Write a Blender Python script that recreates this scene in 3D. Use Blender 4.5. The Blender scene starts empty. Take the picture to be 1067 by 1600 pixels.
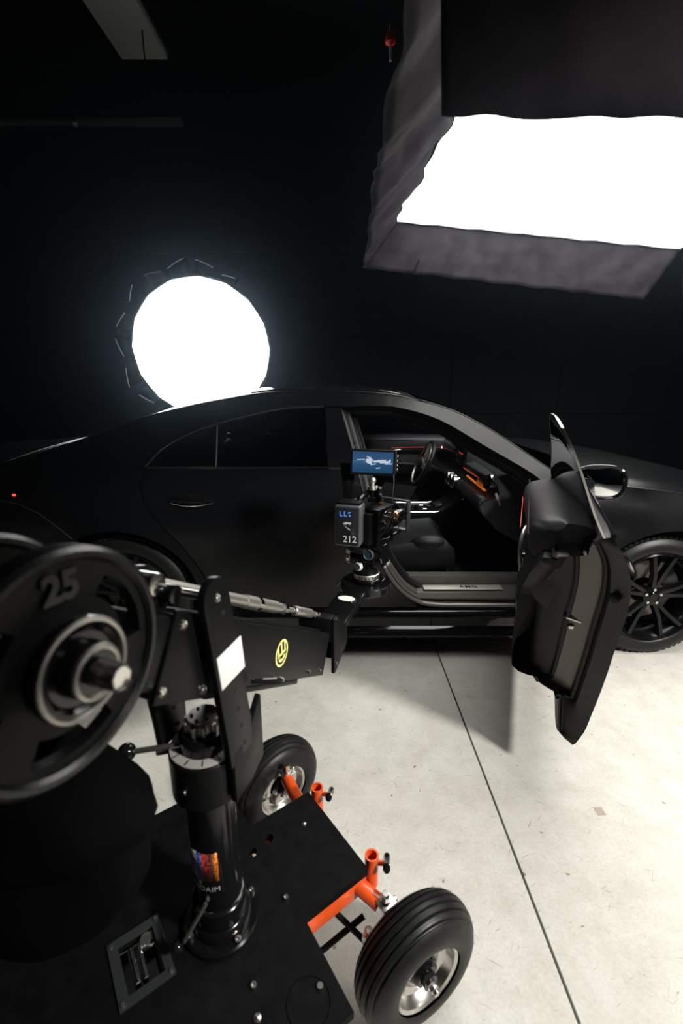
import bpy, bmesh, math, random
from mathutils import Vector, Matrix, noise
from mathutils.geometry import delaunay_2d_cdt
random.seed(7)
PI = math.pi
R = math.radians
scene = bpy.context.scene
C = scene.collection

# ---------------------------------------------------------------- camera, world, exposure
cam_data = bpy.data.cameras.new('camera')
cam = bpy.data.objects.new('camera', cam_data); C.objects.link(cam)
cam.location = (0, 0, 1.39)
cam.rotation_euler = (R(90 - 15.5), 0, 0)
cam_data.sensor_fit = 'VERTICAL'; cam_data.sensor_height = 36.0; cam_data.sensor_width = 24.0
cam_data.lens = 711 * 36.0 / 1600
cam_data.clip_start = 0.02
cam_data.dof.use_dof = True
cam_data.dof.focus_distance = 1.75
cam_data.dof.aperture_fstop = 2.8
scene.camera = cam

world = bpy.data.worlds.new('studio_dark'); scene.world = world
world.use_nodes = True
world.node_tree.nodes['Background'].inputs[0].default_value = (0.01, 0.014, 0.018, 1)
world.node_tree.nodes['Background'].inputs[1].default_value = 0.0
vs = scene.view_settings
vs.view_transform = 'Standard'; vs.look = 'None'; vs.gamma = 1.0; vs.use_curve_mapping = False
vs.exposure = 0.0
KEY_POWER = 7.2       # overhead light box diffuser radiance
ROUND_POWER = 14.0     # round light diffuser radiance
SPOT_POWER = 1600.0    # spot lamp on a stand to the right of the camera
HAZE = 0.0038

# ---------------------------------------------------------------- materials
MATS = {}
def mat(name, col=(.5, .5, .5), rough=.5, metal=0.0, spec=.5, noise_scale=None, noise_amt=.25, bump=0.0, bump_scale=200,
        coat=0.0, emit=None, emit_s=0.0, sheen=0.0):
    m = bpy.data.materials.new(name); m.use_nodes = True
    nt = m.node_tree; b = nt.nodes['Principled BSDF']
    b.inputs['Base Color'].default_value = (*col, 1); b.inputs['Roughness'].default_value = rough
    b.inputs['Metallic'].default_value = metal; b.inputs['Specular IOR Level'].default_value = spec
    b.inputs['Coat Weight'].default_value = coat; b.inputs['Coat Roughness'].default_value = .08
    b.inputs['Sheen Weight'].default_value = sheen
    if emit:
        b.inputs['Emission Color'].default_value = (*emit, 1); b.inputs['Emission Strength'].default_value = emit_s
    tc = nt.nodes.new('ShaderNodeTexCoord')
    if noise_scale:
        n = nt.nodes.new('ShaderNodeTexNoise'); n.inputs['Scale'].default_value = noise_scale; n.inputs['Detail'].default_value = 6
        nt.links.new(tc.outputs['Object'], n.inputs['Vector'])
        r = nt.nodes.new('ShaderNodeValToRGB')
        r.color_ramp.elements[0].position = .3; r.color_ramp.elements[1].position = .7
        r.color_ramp.elements[0].color = (*[max(0, c * (1 - noise_amt)) for c in col], 1)
        r.color_ramp.elements[1].color = (*[min(1, c * (1 + noise_amt)) for c in col], 1)
        nt.links.new(n.outputs['Fac'], r.inputs['Fac']); nt.links.new(r.outputs['Color'], b.inputs['Base Color'])
    if bump:
        n2 = nt.nodes.new('ShaderNodeTexNoise'); n2.inputs['Scale'].default_value = bump_scale; n2.inputs['Detail'].default_value = 3
        nt.links.new(tc.outputs['Object'], n2.inputs['Vector'])
        bp = nt.nodes.new('ShaderNodeBump'); bp.inputs['Strength'].default_value = bump; bp.inputs['Distance'].default_value = .002
        nt.links.new(n2.outputs['Fac'], bp.inputs['Height']); nt.links.new(bp.outputs['Normal'], b.inputs['Normal'])
    MATS[name] = m
    return m

mat('matte_paint', (.0028, .0031, .0037), rough=.25, spec=.32, bump=.03, bump_scale=900)
mat('shut_paint', (.016, .016, .0165), rough=.42, spec=.4, noise_scale=260, noise_amt=.5, bump=.05, bump_scale=700)
mat('jamb_grey', (.13, .122, .112), rough=.34, metal=.35, spec=.4, noise_scale=300, noise_amt=.12)
mat('lit_door_leather', (.046, .041, .048), rough=.40, spec=.35, bump=.2, bump_scale=350)  # lighter copy of leather: overhead light on the trim is put into its colour
mat('inlay_grey', (.16, .17, .19), rough=.4, metal=.4)
mat('gloss_black', (.006, .006, .007), rough=.06, spec=.5)
mat('black_plastic', (.005, .005, .0055), rough=.4, spec=.18)
mat('soft_plastic', (.011, .0105, .012), rough=.5, spec=.3, bump=.15, bump_scale=600)
mat('leather', (.010, .0095, .0115), rough=.42, spec=.3, bump=.2, bump_scale=350)
mat('rubber', (.0075, .0075, .0075), rough=.42, spec=.22, noise_scale=60, noise_amt=.3, bump=.1, bump_scale=300)
mat('car_rubber', (.006, .006, .006), rough=.42, spec=.25)
mat('chrome', (.80, .80, .79), rough=.08, metal=1)
mat('steel', (.62, .60, .57), rough=.25, metal=1, noise_scale=40, noise_amt=.15)
mat('dark_steel', (.10, .10, .10), rough=.3, metal=1)
mat('tread_metal', (.75, .72, .68), rough=.5, metal=.8)
mat('satin_steel', (.60, .57, .53), rough=.40, metal=1)
mat('black_alloy', (.003, .003, .0034), rough=.12, spec=.22)
mat('ring_grey', (.34, .33, .32), rough=.5)
mat('anodized', (.0042, .0043, .0046), rough=.38, spec=.16, bump=.04, bump_scale=900)
mat('anodized_gloss', (.004, .004, .0045), rough=.16, spec=.4)
mat('deck_black', (.0038, .004, .0042), rough=.6, spec=.05, noise_scale=30, noise_amt=.3, bump=.08, bump_scale=400)
mat('iron_rim', (.006, .006, .0064), rough=.30, spec=.35, bump=.1, bump_scale=160)
mat('iron', (.0055, .0055, .0058), rough=.45, spec=.14, bump=.15, bump_scale=160)
mat('orange_paint', (.62, .075, .012), rough=.32, spec=.5, coat=.3, noise_scale=25, noise_amt=.12)
mat('white_sticker', (.70, .70, .67), rough=.5)
mat('white_print', (.60, .60, .58), rough=.5)
mat('yellow_print', (.72, .70, .22), rough=.5)
mat('grey_screen', (.02, .03, .04), rough=.15)
mat('battery_body', (.13, .14, .15), rough=.4, metal=.6)
mat('dark_frame', (.028, .031, .033), rough=.45, metal=.3)
mat('battery_face', (.018, .019, .022), rough=.15, spec=.5)
mat('blue_led', (.02, .1, .4), emit=(.10, .35, 1.0), emit_s=.6)
mat('blue_glass', (.02, .07, .10), rough=.08, spec=.8)
mat('copper', (.75, .40, .20), rough=.3, metal=1)
mat('red_ambient', (.3, .02, .01), emit=(1.0, .10, .06), emit_s=.30)
mat('orange_ambient', (.3, .08, .01), emit=(1.0, .24, .03), emit_s=.5)
mat('tail_red', (.3, .0, .0), rough=.2, emit=(1.0, .08, .05), emit_s=1.5)
mat('red_plastic', (.85, .02, .015), rough=.35)
mat('tape', (.30, .25, .20), rough=.7)
mat('pale_panel', (.74, .76, .73), rough=.6)
mat('pipe_grey', (.10, .11, .115), rough=.4, metal=.5)
mat('wall_black', (.010, .0125, .0145), rough=.85, spec=.15, noise_scale=6, noise_amt=.25)
mat('ceiling_black', (.006, .007, .008), rough=.9, spec=.1)
mat('bag_black', (.003, .0032, .0035), rough=.9, spec=.03, bump=.2, bump_scale=250)
mat('flap_cloth', (.004, .004, .0045), rough=.8, spec=.05)
mat('light_shell', (.010, .010, .011), rough=.55, spec=.4)
mat('brake_disc', (.16, .14, .12), rough=.45, metal=.8, noise_scale=30)
mat('headliner', (.006, .006, .0065), rough=.9)
mat('mirror', (.75, .78, .8), rough=.01, metal=1)
mat('interior_dark', (.004, .004, .0045), rough=.6)
mat('white_plastic', (.7, .7, .7), rough=.4)

def glass_mat(name, tint, ior=1.5, rough=.0):
    m = bpy.data.materials.new(name); m.use_nodes = True; nt = m.node_tree; nt.nodes.clear()
    o = nt.nodes.new('ShaderNodeOutputMaterial'); mx = nt.nodes.new('ShaderNodeMixShader')
    fr = nt.nodes.new('ShaderNodeFresnel'); fr.inputs['IOR'].default_value = ior
    t = nt.nodes.new('ShaderNodeBsdfTransparent'); t.inputs[0].default_value = (*tint, 1)
    g = nt.nodes.new('ShaderNodeBsdfGlossy'); g.inputs['Roughness'].default_value = rough; g.inputs[0].default_value = (.9, .92, .95, 1)
    nt.links.new(fr.outputs[0], mx.inputs[0]); nt.links.new(t.outputs[0], mx.inputs[1]); nt.links.new(g.outputs[0], mx.inputs[2])
    nt.links.new(mx.outputs[0], o.inputs[0]); MATS[name] = m
glass_mat('tinted_glass', (.10, .115, .12))
glass_mat('clear_glass', (.80, .83, .83))
glass_mat('door_glass', (.06, .06, .065), ior=1.6)

def cloth_mat(name, col, trans):
    m = bpy.data.materials.new(name); m.use_nodes = True; nt = m.node_tree; b = nt.nodes['Principled BSDF']
    tc = nt.nodes.new('ShaderNodeTexCoord'); n = nt.nodes.new('ShaderNodeTexNoise'); n.inputs['Scale'].default_value = 7; n.inputs['Detail'].default_value = 8
    nt.links.new(tc.outputs['Object'], n.inputs['Vector'])
    r = nt.nodes.new('ShaderNodeValToRGB'); r.color_ramp.elements[0].color = (*[c * .75 for c in col], 1); r.color_ramp.elements[1].color = (*[c * 1.2 for c in col], 1)
    r.color_ramp.elements[0].position = .35; r.color_ramp.elements[1].position = .65
    nt.links.new(n.outputs['Fac'], r.inputs['Fac']); nt.links.new(r.outputs[0], b.inputs['Base Color'])
    b.inputs['Roughness'].default_value = .95; b.inputs['Specular IOR Level'].default_value = .02
    n2 = nt.nodes.new('ShaderNodeTexNoise'); n2.inputs['Scale'].default_value = 400
    nt.links.new(tc.outputs['Object'], n2.inputs['Vector'])
    bp = nt.nodes.new('ShaderNodeBump'); bp.inputs['Strength'].default_value = .25; bp.inputs['Distance'].default_value = .001
    nt.links.new(n2.outputs[0], bp.inputs['Height']); nt.links.new(bp.outputs[0], b.inputs['Normal'])
    if trans:
        tr = nt.nodes.new('ShaderNodeBsdfTranslucent'); mx = nt.nodes.new('ShaderNodeMixShader'); mx.inputs[0].default_value = trans
        nt.links.new(r.outputs[0], tr.inputs[0]); o = nt.nodes['Material Output']
        nt.links.new(b.outputs[0], mx.inputs[1]); nt.links.new(tr.outputs[0], mx.inputs[2]); nt.links.new(mx.outputs[0], o.inputs[0])
    MATS[name] = m
cloth_mat('skirt_cloth', (.030, .026, .031), 0.0)

def emission_mat(name, col, s):
    m = bpy.data.materials.new(name); m.use_nodes = True; nt = m.node_tree; nt.nodes.clear()
    o = nt.nodes.new('ShaderNodeOutputMaterial'); e = nt.nodes.new('ShaderNodeEmission')
    e.inputs[0].default_value = (*col, 1); e.inputs[1].default_value = s
    nt.links.new(e.outputs[0], o.inputs[0]); MATS[name] = m
emission_mat('key_diffuser', (1.0, .985, .93), KEY_POWER)
emission_mat('round_diffuser', (.97, .99, 1.0), ROUND_POWER)

def concrete():
    m = bpy.data.materials.new('concrete'); m.use_nodes = True; nt = m.node_tree; b = nt.nodes['Principled BSDF']; L = nt.links
    tc = nt.nodes.new('ShaderNodeTexCoord')
    def nz(scale, detail=6, rough=.6, vec=None, dist=0):
        n = nt.nodes.new('ShaderNodeTexNoise'); n.inputs['Scale'].default_value = scale; n.inputs['Detail'].default_value = detail
        n.inputs['Roughness'].default_value = rough; n.inputs['Distortion'].default_value = dist
        L.new(vec if vec else tc.outputs['Object'], n.inputs['Vector']); return n.outputs['Fac']
    def ramp(src, p0, c0, p1, c1):
        r = nt.nodes.new('ShaderNodeValToRGB'); r.color_ramp.elements[0].position = p0; r.color_ramp.elements[1].position = p1
        r.color_ramp.elements[0].color = (*c0, 1); r.color_ramp.elements[1].color = (*c1, 1); L.new(src, r.inputs[0]); return r.outputs[0]
    def mul(a, bb, f=1.0):
        x = nt.nodes.new('ShaderNodeMix'); x.data_type = 'RGBA'; x.blend_type = 'MULTIPLY'; x.inputs[0].default_value = f
        L.new(a, x.inputs[6]); L.new(bb, x.inputs[7]); return x.outputs[2]
    base = ramp(nz(1.6, 8), .3, (.475, .462, .425), .7, (.54, .528, .49))
    mott = ramp(nz(9, 8, .7), .35, (.86, .85, .83), .6, (1, 1, 1))
    fine = ramp(nz(120, 4), .3, (.88, .88, .88), .6, (1, 1, 1))
    col = mul(mul(base, mott), fine)
    # fine scratches: stretched noise at a few angles, kept to sparse patches
    for ang, sx, sy, seed, thr in ((.5, 12, 230, 1.3, .715), (1.25, 16, 300, 7.7, .72), (-.45, 14, 260, 12.1, .72), (2.2, 7, 190, 21.0, .73), (.05, 18, 320, 33.0, .725), (2.7, 5, 160, 41.0, .74)):
        m0 = nt.nodes.new('ShaderNodeMapping'); m0.inputs['Rotation'].default_value = (0, 0, ang); L.new(tc.outputs['Object'], m0.inputs['Vector'])
        mp = nt.nodes.new('ShaderNodeMapping'); mp.inputs['Scale'].default_value = (sx, sy, 1); mp.inputs['Location'].default_value = (seed, seed * 2, 0)
        L.new(m0.outputs[0], mp.inputs['Vector'])
        s = ramp(nz(1.0, 2, .5, mp.outputs[0], .3), thr, (1, 1, 1), thr + .025, (.42, .40, .37))
        col = mul(col, s, .75)
    # dark specks and brownish stains with their own shape
    sp = ramp(nz(38, 2, .4), .735, (1, 1, 1), .76, (.35, .32, .28)); col = mul(col, sp, .9)
    st = ramp(nz(3.1, 5, .65, None, .8), .68, (1, 1, 1), .80, (.78, .70, .60)); col = mul(col, st, .7)
    L.new(col, b.inputs['Base Color'])
    rr = nt.nodes.new('ShaderNodeMapRange'); rr.inputs[3].default_value = .42; rr.inputs[4].default_value = .7
    L.new(nz(14, 6), rr.inputs[0]); L.new(rr.outputs[0], b.inputs['Roughness']); b.inputs['Specular IOR Level'].default_value = .10
    bp = nt.nodes.new('ShaderNodeBump'); bp.inputs['Strength'].default_value = .12; bp.inputs['Distance'].default_value = .004
    L.new(nz(60, 6, .7), bp.inputs['Height']); L.new(bp.outputs[0], b.inputs['Normal'])
    MATS['concrete'] = m
concrete()

def holo():
    m = bpy.data.materials.new('holographic_print'); m.use_nodes = True; nt = m.node_tree; b = nt.nodes['Principled BSDF']; L = nt.links
    tc = nt.nodes.new('ShaderNodeTexCoord'); sp = nt.nodes.new('ShaderNodeSeparateXYZ'); L.new(tc.outputs['Generated'], sp.inputs[0])
    r = nt.nodes.new('ShaderNodeValToRGB'); cr = r.color_ramp
    pts = [(0, (.02, .08, .7)), (.12, (.05, .15, .8)), (.2, (.75, .45, .45)), (.32, (.8, .75, .75)), (.42, (.05, .1, .55)), (.5, (.1, .25, .9)), (.58, (.8, .1, .05)), (.72, (.35, .05, .04)), (.86, (.15, .05, .05)), (.94, (.9, .3, .02)), (1, (.9, .15, .02))]
    cr.elements[0].position = 0; cr.elements[0].color = (*pts[0][1], 1); cr.elements[1].position = 1; cr.elements[1].color = (*pts[-1][1], 1)
    for p, c in pts[1:-1]:
        e = cr.elements.new(p); e.color = (*c, 1)
    iv = nt.nodes.new('ShaderNodeMath'); iv.operation = 'SUBTRACT'; iv.inputs[0].default_value = 1.0; L.new(sp.outputs[1], iv.inputs[1]); L.new(iv.outputs[0], r.inputs[0])
    n = nt.nodes.new('ShaderNodeTexNoise'); n.inputs['Scale'].default_value = 14; n.inputs['Detail'].default_value = 4; L.new(tc.outputs['Generated'], n.inputs['Vector'])
    r2 = nt.nodes.new('ShaderNodeValToRGB'); r2.color_ramp.elements[0].position = .45; r2.color_ramp.elements[0].color = (.05, .05, .08, 1); r2.color_ramp.elements[1].position = .55
    L.new(n.outputs[0], r2.inputs[0])
    x = nt.nodes.new('ShaderNodeMix'); x.data_type = 'RGBA'; x.blend_type = 'MULTIPLY'; x.inputs[0].default_value = .8
    L.new(r.outputs[0], x.inputs[6]); L.new(r2.outputs[0], x.inputs[7]); L.new(x.outputs[2], b.inputs['Base Color'])
    b.inputs['Roughness'].default_value = .3; b.inputs['Metallic'].default_value = .2
    MATS['holographic_print'] = m
holo()

def screen():
    m = bpy.data.materials.new('monitor_picture'); m.use_nodes = True; nt = m.node_tree; nt.nodes.clear(); L = nt.links
    o = nt.nodes.new('ShaderNodeOutputMaterial'); e = nt.nodes.new('ShaderNodeEmission'); tc = nt.nodes.new('ShaderNodeTexCoord')
    sp = nt.nodes.new('ShaderNodeSeparateXYZ'); L.new(tc.outputs['Generated'], sp.inputs[0])
    r = nt.nodes.new('ShaderNodeValToRGB'); cr = r.color_ramp
    cr.elements[0].position = 0; cr.elements[0].color = (.02, .07, .16, 1); cr.elements[1].position = 1; cr.elements[1].color = (.035, .10, .22, 1)
    for p, c in ((.45, (.03, .10, .22)), (.62, (.06, .16, .32)), (.66, (.04, .11, .25))):
        q = cr.elements.new(p); q.color = (*c, 1)
    n = nt.nodes.new('ShaderNodeTexNoise'); n.inputs['Scale'].default_value = 9; L.new(tc.outputs['Generated'], n.inputs['Vector'])
    ad = nt.nodes.new('ShaderNodeMath'); ad.operation = 'MULTIPLY_ADD'; ad.inputs[1].default_value = .12; L.new(n.outputs[0], ad.inputs[0]); L.new(sp.outputs[2], ad.inputs[2])
    L.new(ad.outputs[0], r.inputs[0]); L.new(r.outputs[0], e.inputs[0]); e.inputs[1].default_value = .72; L.new(e.outputs[0], o.inputs[0])
    MATS['monitor_picture'] = m
screen()
emission_mat('monitor_highlight', (.75, .85, 1.0), .7)

# ---------------------------------------------------------------- mesh helpers
class MB:
    def __init__(s): s.v = []; s.f = []; s.uv = None
    def add(s, vs_, fs_):
        k = len(s.v); s.v += [Vector(p) for p in vs_]; s.f += [tuple(i + k for i in f) for f in fs_]; return s
    def xf(s, m, start=0):
        for i in range(start, len(s.v)): s.v[i] = m @ s.v[i]
        return s
    def box(s, c, size, rot=None):
        x, y, z = [d / 2 for d in size]
        P = [Vector((a * x, b * y, d * z)) for a in (-1, 1) for b in (-1, 1) for d in (-1, 1)]
        if rot is not None: P = [rot @ p for p in P]
        c = Vector(c)
        return s.add([p + c for p in P], [(0, 1, 3, 2), (4, 6, 7, 5), (0, 4, 5, 1), (2, 3, 7, 6), (0, 2, 6, 4), (1, 5, 7, 3)])
    def cyl(s, p0, p1, r0, r1=None, n=20, cap=True):
        r1 = r0 if r1 is None else r1
        p0 = Vector(p0); p1 = Vector(p1); d = (p1 - p0).normalized(); u = d.orthogonal().normalized(); w = d.cross(u)
        vs_ = []
        for k in range(n):
            a = 2 * PI * k / n; q = u * math.cos(a) + w * math.sin(a); vs_ += [p0 + q * r0, p1 + q * r1]
        fs_ = [(2 * k, 2 * ((k + 1) % n), 2 * ((k + 1) % n) + 1, 2 * k + 1) for k in range(n)]
        if cap: fs_ += [tuple(2 * k for k in reversed(range(n))), tuple(2 * k + 1 for k in range(n))]
        return s.add(vs_, fs_)
    def lathe(s, prof, o=(0, 0, 0), axis=(0, 0, 1), n=32, closed=False, start=0, sweep=2 * PI):
        # prof: (radius, height) pairs; closed joins last to first
        o = Vector(o); d = Vector(axis).normalized(); u = d.orthogonal().normalized(); w = d.cross(u); m = len(prof); vs_ = []; fs_ = []
        full = abs(sweep - 2 * PI) < 1e-6; nn = n if full else n + 1
        for k in range(nn):
            a = start + sweep * k / n; q = u * math.cos(a) + w * math.sin(a)
            vs_ += [o + q * r + d * h for r, h in prof]
        for k in range(n):
            k2 = (k + 1) % nn
            for j in range(m if closed else m - 1):
                j2 = (j + 1) % m; fs_.append((k * m + j, k2 * m + j, k2 * m + j2, k * m + j2))
        return s.add(vs_, fs_)
    def tube(s, pts, r, n=8, closed=False, cap=True, flat=None):
        pts = [Vector(p) for p in pts]; m = len(pts); vs_ = []; fs_ = []; pu = None
        for i, p in enumerate(pts):
            a = pts[(i - 1) % m] if (closed or i > 0) else p; b = pts[(i + 1) % m] if (closed or i < m - 1) else p
            d = (b - a).normalized()
            u = d.orthogonal().normalized() if pu is None else (pu - d * pu.dot(d)).normalized()
            pu = u; w = d.cross(u); rr = r[i] if isinstance(r, (list, tuple)) else r
            for k in range(n):
                t = 2 * PI * k / n; vs_.append(p + (u * math.cos(t) + w * math.sin(t)) * rr)
        for i in range(m if closed else m - 1):
            i2 = (i + 1) % m
            for k in range(n):
                k2 = (k + 1) % n; fs_.append((i * n + k, i * n + k2, i2 * n + k2, i2 * n + k))
        if cap and not closed: fs_ += [tuple(reversed(range(n))), tuple((m - 1) * n + k for k in range(n))]
        return s.add(vs_, fs_)
    def sphere(s, c, r, n=16, m=10, sc=(1, 1, 1)):
        c = Vector(c); vs_ = [c + Vector((0, 0, r * sc[2]))]; fs_ = []
        for i in range(1, m):
            t = PI * i / m
            for k in range(n):
                a = 2 * PI * k / n; vs_.append(c + Vector((r * sc[0] * math.sin(t) * math.cos(a), r * sc[1] * math.sin(t) * math.sin(a), r * sc[2] * math.cos(t))))
        vs_.append(c - Vector((0, 0, r * sc[2])))
        for k in range(n):
            fs_.append((0, 1 + k, 1 + (k + 1) % n)); fs_.append((len(vs_) - 1, 1 + (m - 2) * n + (k + 1) % n, 1 + (m - 2) * n + k))
        for i in range(m - 2):
            for k in range(n):
                fs_.append((1 + i * n + k, 1 + (i + 1) * n + k, 1 + (i + 1) * n + (k + 1) % n, 1 + i * n + (k + 1) % n))
        return s.add(vs_, fs_)
    def prism(s, poly, m, t):
        # poly: 2D outline in local xy of matrix m, extruded t along local z
        n = len(poly); vs_ = [m @ Vector((x, y, 0)) for x, y in poly] + [m @ Vector((x, y, t)) for x, y in poly]
        fs_ = [tuple(reversed(range(n))), tuple(range(n, 2 * n))] + [(i, (i + 1) % n, n + (i + 1) % n, n + i) for i in range(n)]
        return s.add(vs_, fs_)
    def grid(s, P):
        # P[i][j] rows of points
        a = len(P); b = len(P[0]); return s.add([p for row in P for p in row], [(i * b + j, (i + 1) * b + j, (i + 1) * b + j + 1, i * b + j + 1) for i in range(a - 1) for j in range(b - 1)])
    def loft(s, loops, cap0=False, cap1=False):
        m = len(loops[0]); k = len(s.v); s.v += [Vector(p) for L_ in loops for p in L_]
        for i in range(len(loops) - 1):
            for j in range(m):
                j2 = (j + 1) % m; s.f.append((k + i * m + j, k + i * m + j2, k + (i + 1) * m + j2, k + (i + 1) * m + j))
        if cap0: s.f.append(tuple(k + j for j in reversed(range(m))))
        if cap1: s.f.append(tuple(k + (len(loops) - 1) * m + j for j in range(m)))
        return s

def smooth_angle(me, ang):
    me.polygons.foreach_set('use_smooth', [True] * len(me.polygons))
    me.set_sharp_from_angle(angle=R(ang))

def part(name, mb, material, parent=None, bevel=0.0, seg=2, ang=35, solid=0.0, recalc=True, loc=None, rotz=None):
    bm = bmesh.new()
    vv = [bm.verts.new(p) for p in mb.v]
    for f in mb.f:
        try: bm.faces.new([vv[i] for i in f])
        except ValueError: pass
    if recalc: bmesh.ops.recalc_face_normals(bm, faces=bm.faces)
    if bevel:
        es = [e for e in bm.edges if len(e.link_faces) == 2 and e.calc_face_angle(0) > R(30)]
        if es: bmesh.ops.bevel(bm, geom=es, offset=bevel, segments=seg, profile=.5, affect='EDGES', clamp_overlap=True)
    me = bpy.data.meshes.new(name); bm.to_mesh(me); bm.free()
    smooth_angle(me, ang)
    me.materials.append(MATS[material])
    o = bpy.data.objects.new(name, me); C.objects.link(o)
    if parent is not None: o.parent = parent
    if loc: o.location = loc
    if rotz is not None: o.rotation_euler = (0, 0, rotz)
    if solid:
        md = o.modifiers.new('thickness', 'SOLIDIFY'); md.thickness = solid; md.offset = 0
    return o

def thing(name, label, cat, loc=(0, 0, 0), rotz=0, group=None):
    o = bpy.data.objects.new(name, None); C.objects.link(o); o.empty_display_size = .1
    o.location = loc; o.rotation_euler = (0, 0, rotz); tag(o, label, cat, group); return o
def tag(o, label, cat, group=None):
    o['label'] = label; o['category'] = cat
    if group: o['group'] = group
    return o
def struct(o):
    o['kind'] = 'structure'; return o
def copy_tree(o, parent=None):
    c = o.copy(); C.objects.link(c); c.parent = parent
    for ch in list(o.children): copy_tree(ch, c)
    return c
def frame(o, ex, ey):
    ex = Vector(ex).normalized(); ez = ex.cross(Vector(ey)).normalized(); ey = ez.cross(ex)
    m = Matrix((ex, ey, ez)).transposed().to_4x4(); m.translation = Vector(o); return m
def text_mb(txt, size, m, extrude=.0004, spacing=1.0, bold=0.0):
    cu = bpy.data.curves.new('lettering', 'FONT'); cu.body = txt; cu.size = size; cu.extrude = extrude; cu.align_x = 'CENTER'; cu.align_y = 'CENTER'
    cu.space_character = spacing; cu.offset = bold; cu.resolution_u = 3
    o = bpy.data.objects.new('lettering', cu); C.objects.link(o)
    me = bpy.data.meshes.new_from_object(o.evaluated_get(bpy.context.evaluated_depsgraph_get()))
    b = MB().add([m @ v.co for v in me.vertices], [tuple(p.vertices) for p in me.polygons])
    bpy.data.objects.remove(o); bpy.data.curves.remove(cu); bpy.data.meshes.remove(me); return b
def rrect(w, h, r, n=4):
    out = []
    for cx, cy, a0 in ((w / 2 - r, h / 2 - r, 0), (-w / 2 + r, h / 2 - r, 90), (-w / 2 + r, -h / 2 + r, 180), (w / 2 - r, -h / 2 + r, 270)):
        for k in range(n + 1):
            a = R(a0 + 90 * k / n); out.append((cx + r * math.cos(a), cy + r * math.sin(a)))
    return out
def catmull(pts, per=6, closed=False):
    n = len(pts); out = []; P = [Vector(p) for p in pts]
    for i in range(n if closed else n - 1):
        p1 = P[i]; p2 = P[(i + 1) % n]
        p0 = P[(i - 1) % n] if (closed or i > 0) else p1 * 2 - p2
        p3 = P[(i + 2) % n] if (closed or i < n - 2) else p2 * 2 - p1
        for k in range(per):
            t = k / per; out.append(.5 * ((2 * p1) + (p2 - p0) * t + (2 * p0 - 5 * p1 + 4 * p2 - p3) * t * t + (3 * p1 - p0 - 3 * p2 + p3) * t ** 3))
    if not closed: out.append(P[-1])
    return out
def densify(poly, step):
    out = []
    for i, p in enumerate(poly):
        q = poly[(i + 1) % len(poly)]; p = Vector(p); q = Vector(q); k = max(1, int((q - p).length / step))
        out += [p.lerp(q, j / k) for j in range(k)]
    return out
def inside(p, poly):
    x, y = p[0], p[1]; r = False; j = len(poly) - 1
    for i in range(len(poly)):
        xi, yi = poly[i][0], poly[i][1]; xj, yj = poly[j][0], poly[j][1]
        if (yi > y) != (yj > y) and x < (xj - xi) * (y - yi) / (yj - yi) + xi: r = not r
        j = i
    return r
def offset_poly(poly, d):
    n = len(poly); P = [Vector((p[0], p[1])) for p in poly]
    area = sum(P[i].x * P[(i + 1) % n].y - P[(i + 1) % n].x * P[i].y for i in range(n)); sg = 1 if area > 0 else -1
    out = []
    for i in range(n):
        a = (P[i] - P[i - 1]); b = (P[(i + 1) % n] - P[i])
        if a.length < 1e-9: a = b
        if b.length < 1e-9: b = a
        t = (a.normalized() + b.normalized())
        if t.length < 1e-6: t = b
        t.normalize(); out.append(P[i] + Vector((-t.y, t.x)) * d * sg)
    return out
def fill2d(outer, holes=(), step=.04):
    loops = [densify(outer, step)] + [densify(h, step) for h in holes]
    V = []; E_ = []
    for L_ in loops:
        k = len(V); V += [Vector((p[0], p[1])) for p in L_]; E_ += [(k + i, k + (i + 1) % len(L_)) for i in range(len(L_))]
    xs = [p[0] for p in outer]; ys = [p[1] for p in outer]; bound = list(V)
    x = min(xs) + step * .5
    while x < max(xs):
        y = min(ys) + step * .5
        while y < max(ys):
            p = Vector((x, y))
            if inside(p, loops[0]) and not any(inside(p, h) for h in loops[1:]) and min((p - q).length_squared for q in bound) > (step * .55) ** 2: V.append(p)
            y += step
        x += step
    r = delaunay_2d_cdt(V, E_, [], 0, 1e-6)
    vs_ = r[0]; fs_ = []
    for f in r[2]:
        cx = sum(vs_[i][0] for i in f) / len(f); cy = sum(vs_[i][1] for i in f) / len(f)
        if inside((cx, cy), loops[0]) and not any(inside((cx, cy), h) for h in loops[1:]): fs_.append(tuple(f))
    return vs_, fs_, loops

# ================================================================ THE SETTING
# floor: saw-cut concrete slabs with a recessed joint running away from the camera
FX0, FX1, FY0, FY1 = -6.0, 6.0, -2.5, 6.5
fl = struct(part('floor', MB().box((0, 2, -.09), (12.0, 9.0, .10)), 'rubber'))
jx = lambda y: .5463 - .0127 * y
xcuts = [lambda y: FX0, lambda y: -4.4 - .0127 * y, jx, lambda y: 5.3 - .0127 * y, lambda y: FX1]
ycuts = [FY0, -1.9, 4.75, FY1]
g = .0032
for i in range(4):
    for j in range(3):
        y0 = ycuts[j] + (g if j else 0); y1 = ycuts[j + 1] - (g if j < 2 else 0)
        a = xcuts[i]; b = xcuts[i + 1]; ga = g if i else 0; gb = g if i < 3 else 0
        T = [(a(y0) + ga, y0), (b(y0) - gb, y0), (b(y1) - gb, y1), (a(y1) + ga, y1)]
        m = MB().prism(T, Matrix.Translation((0, 0, -.045)), .045)
        part('slab', m, 'concrete', fl, bevel=.0012, seg=1)

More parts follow.
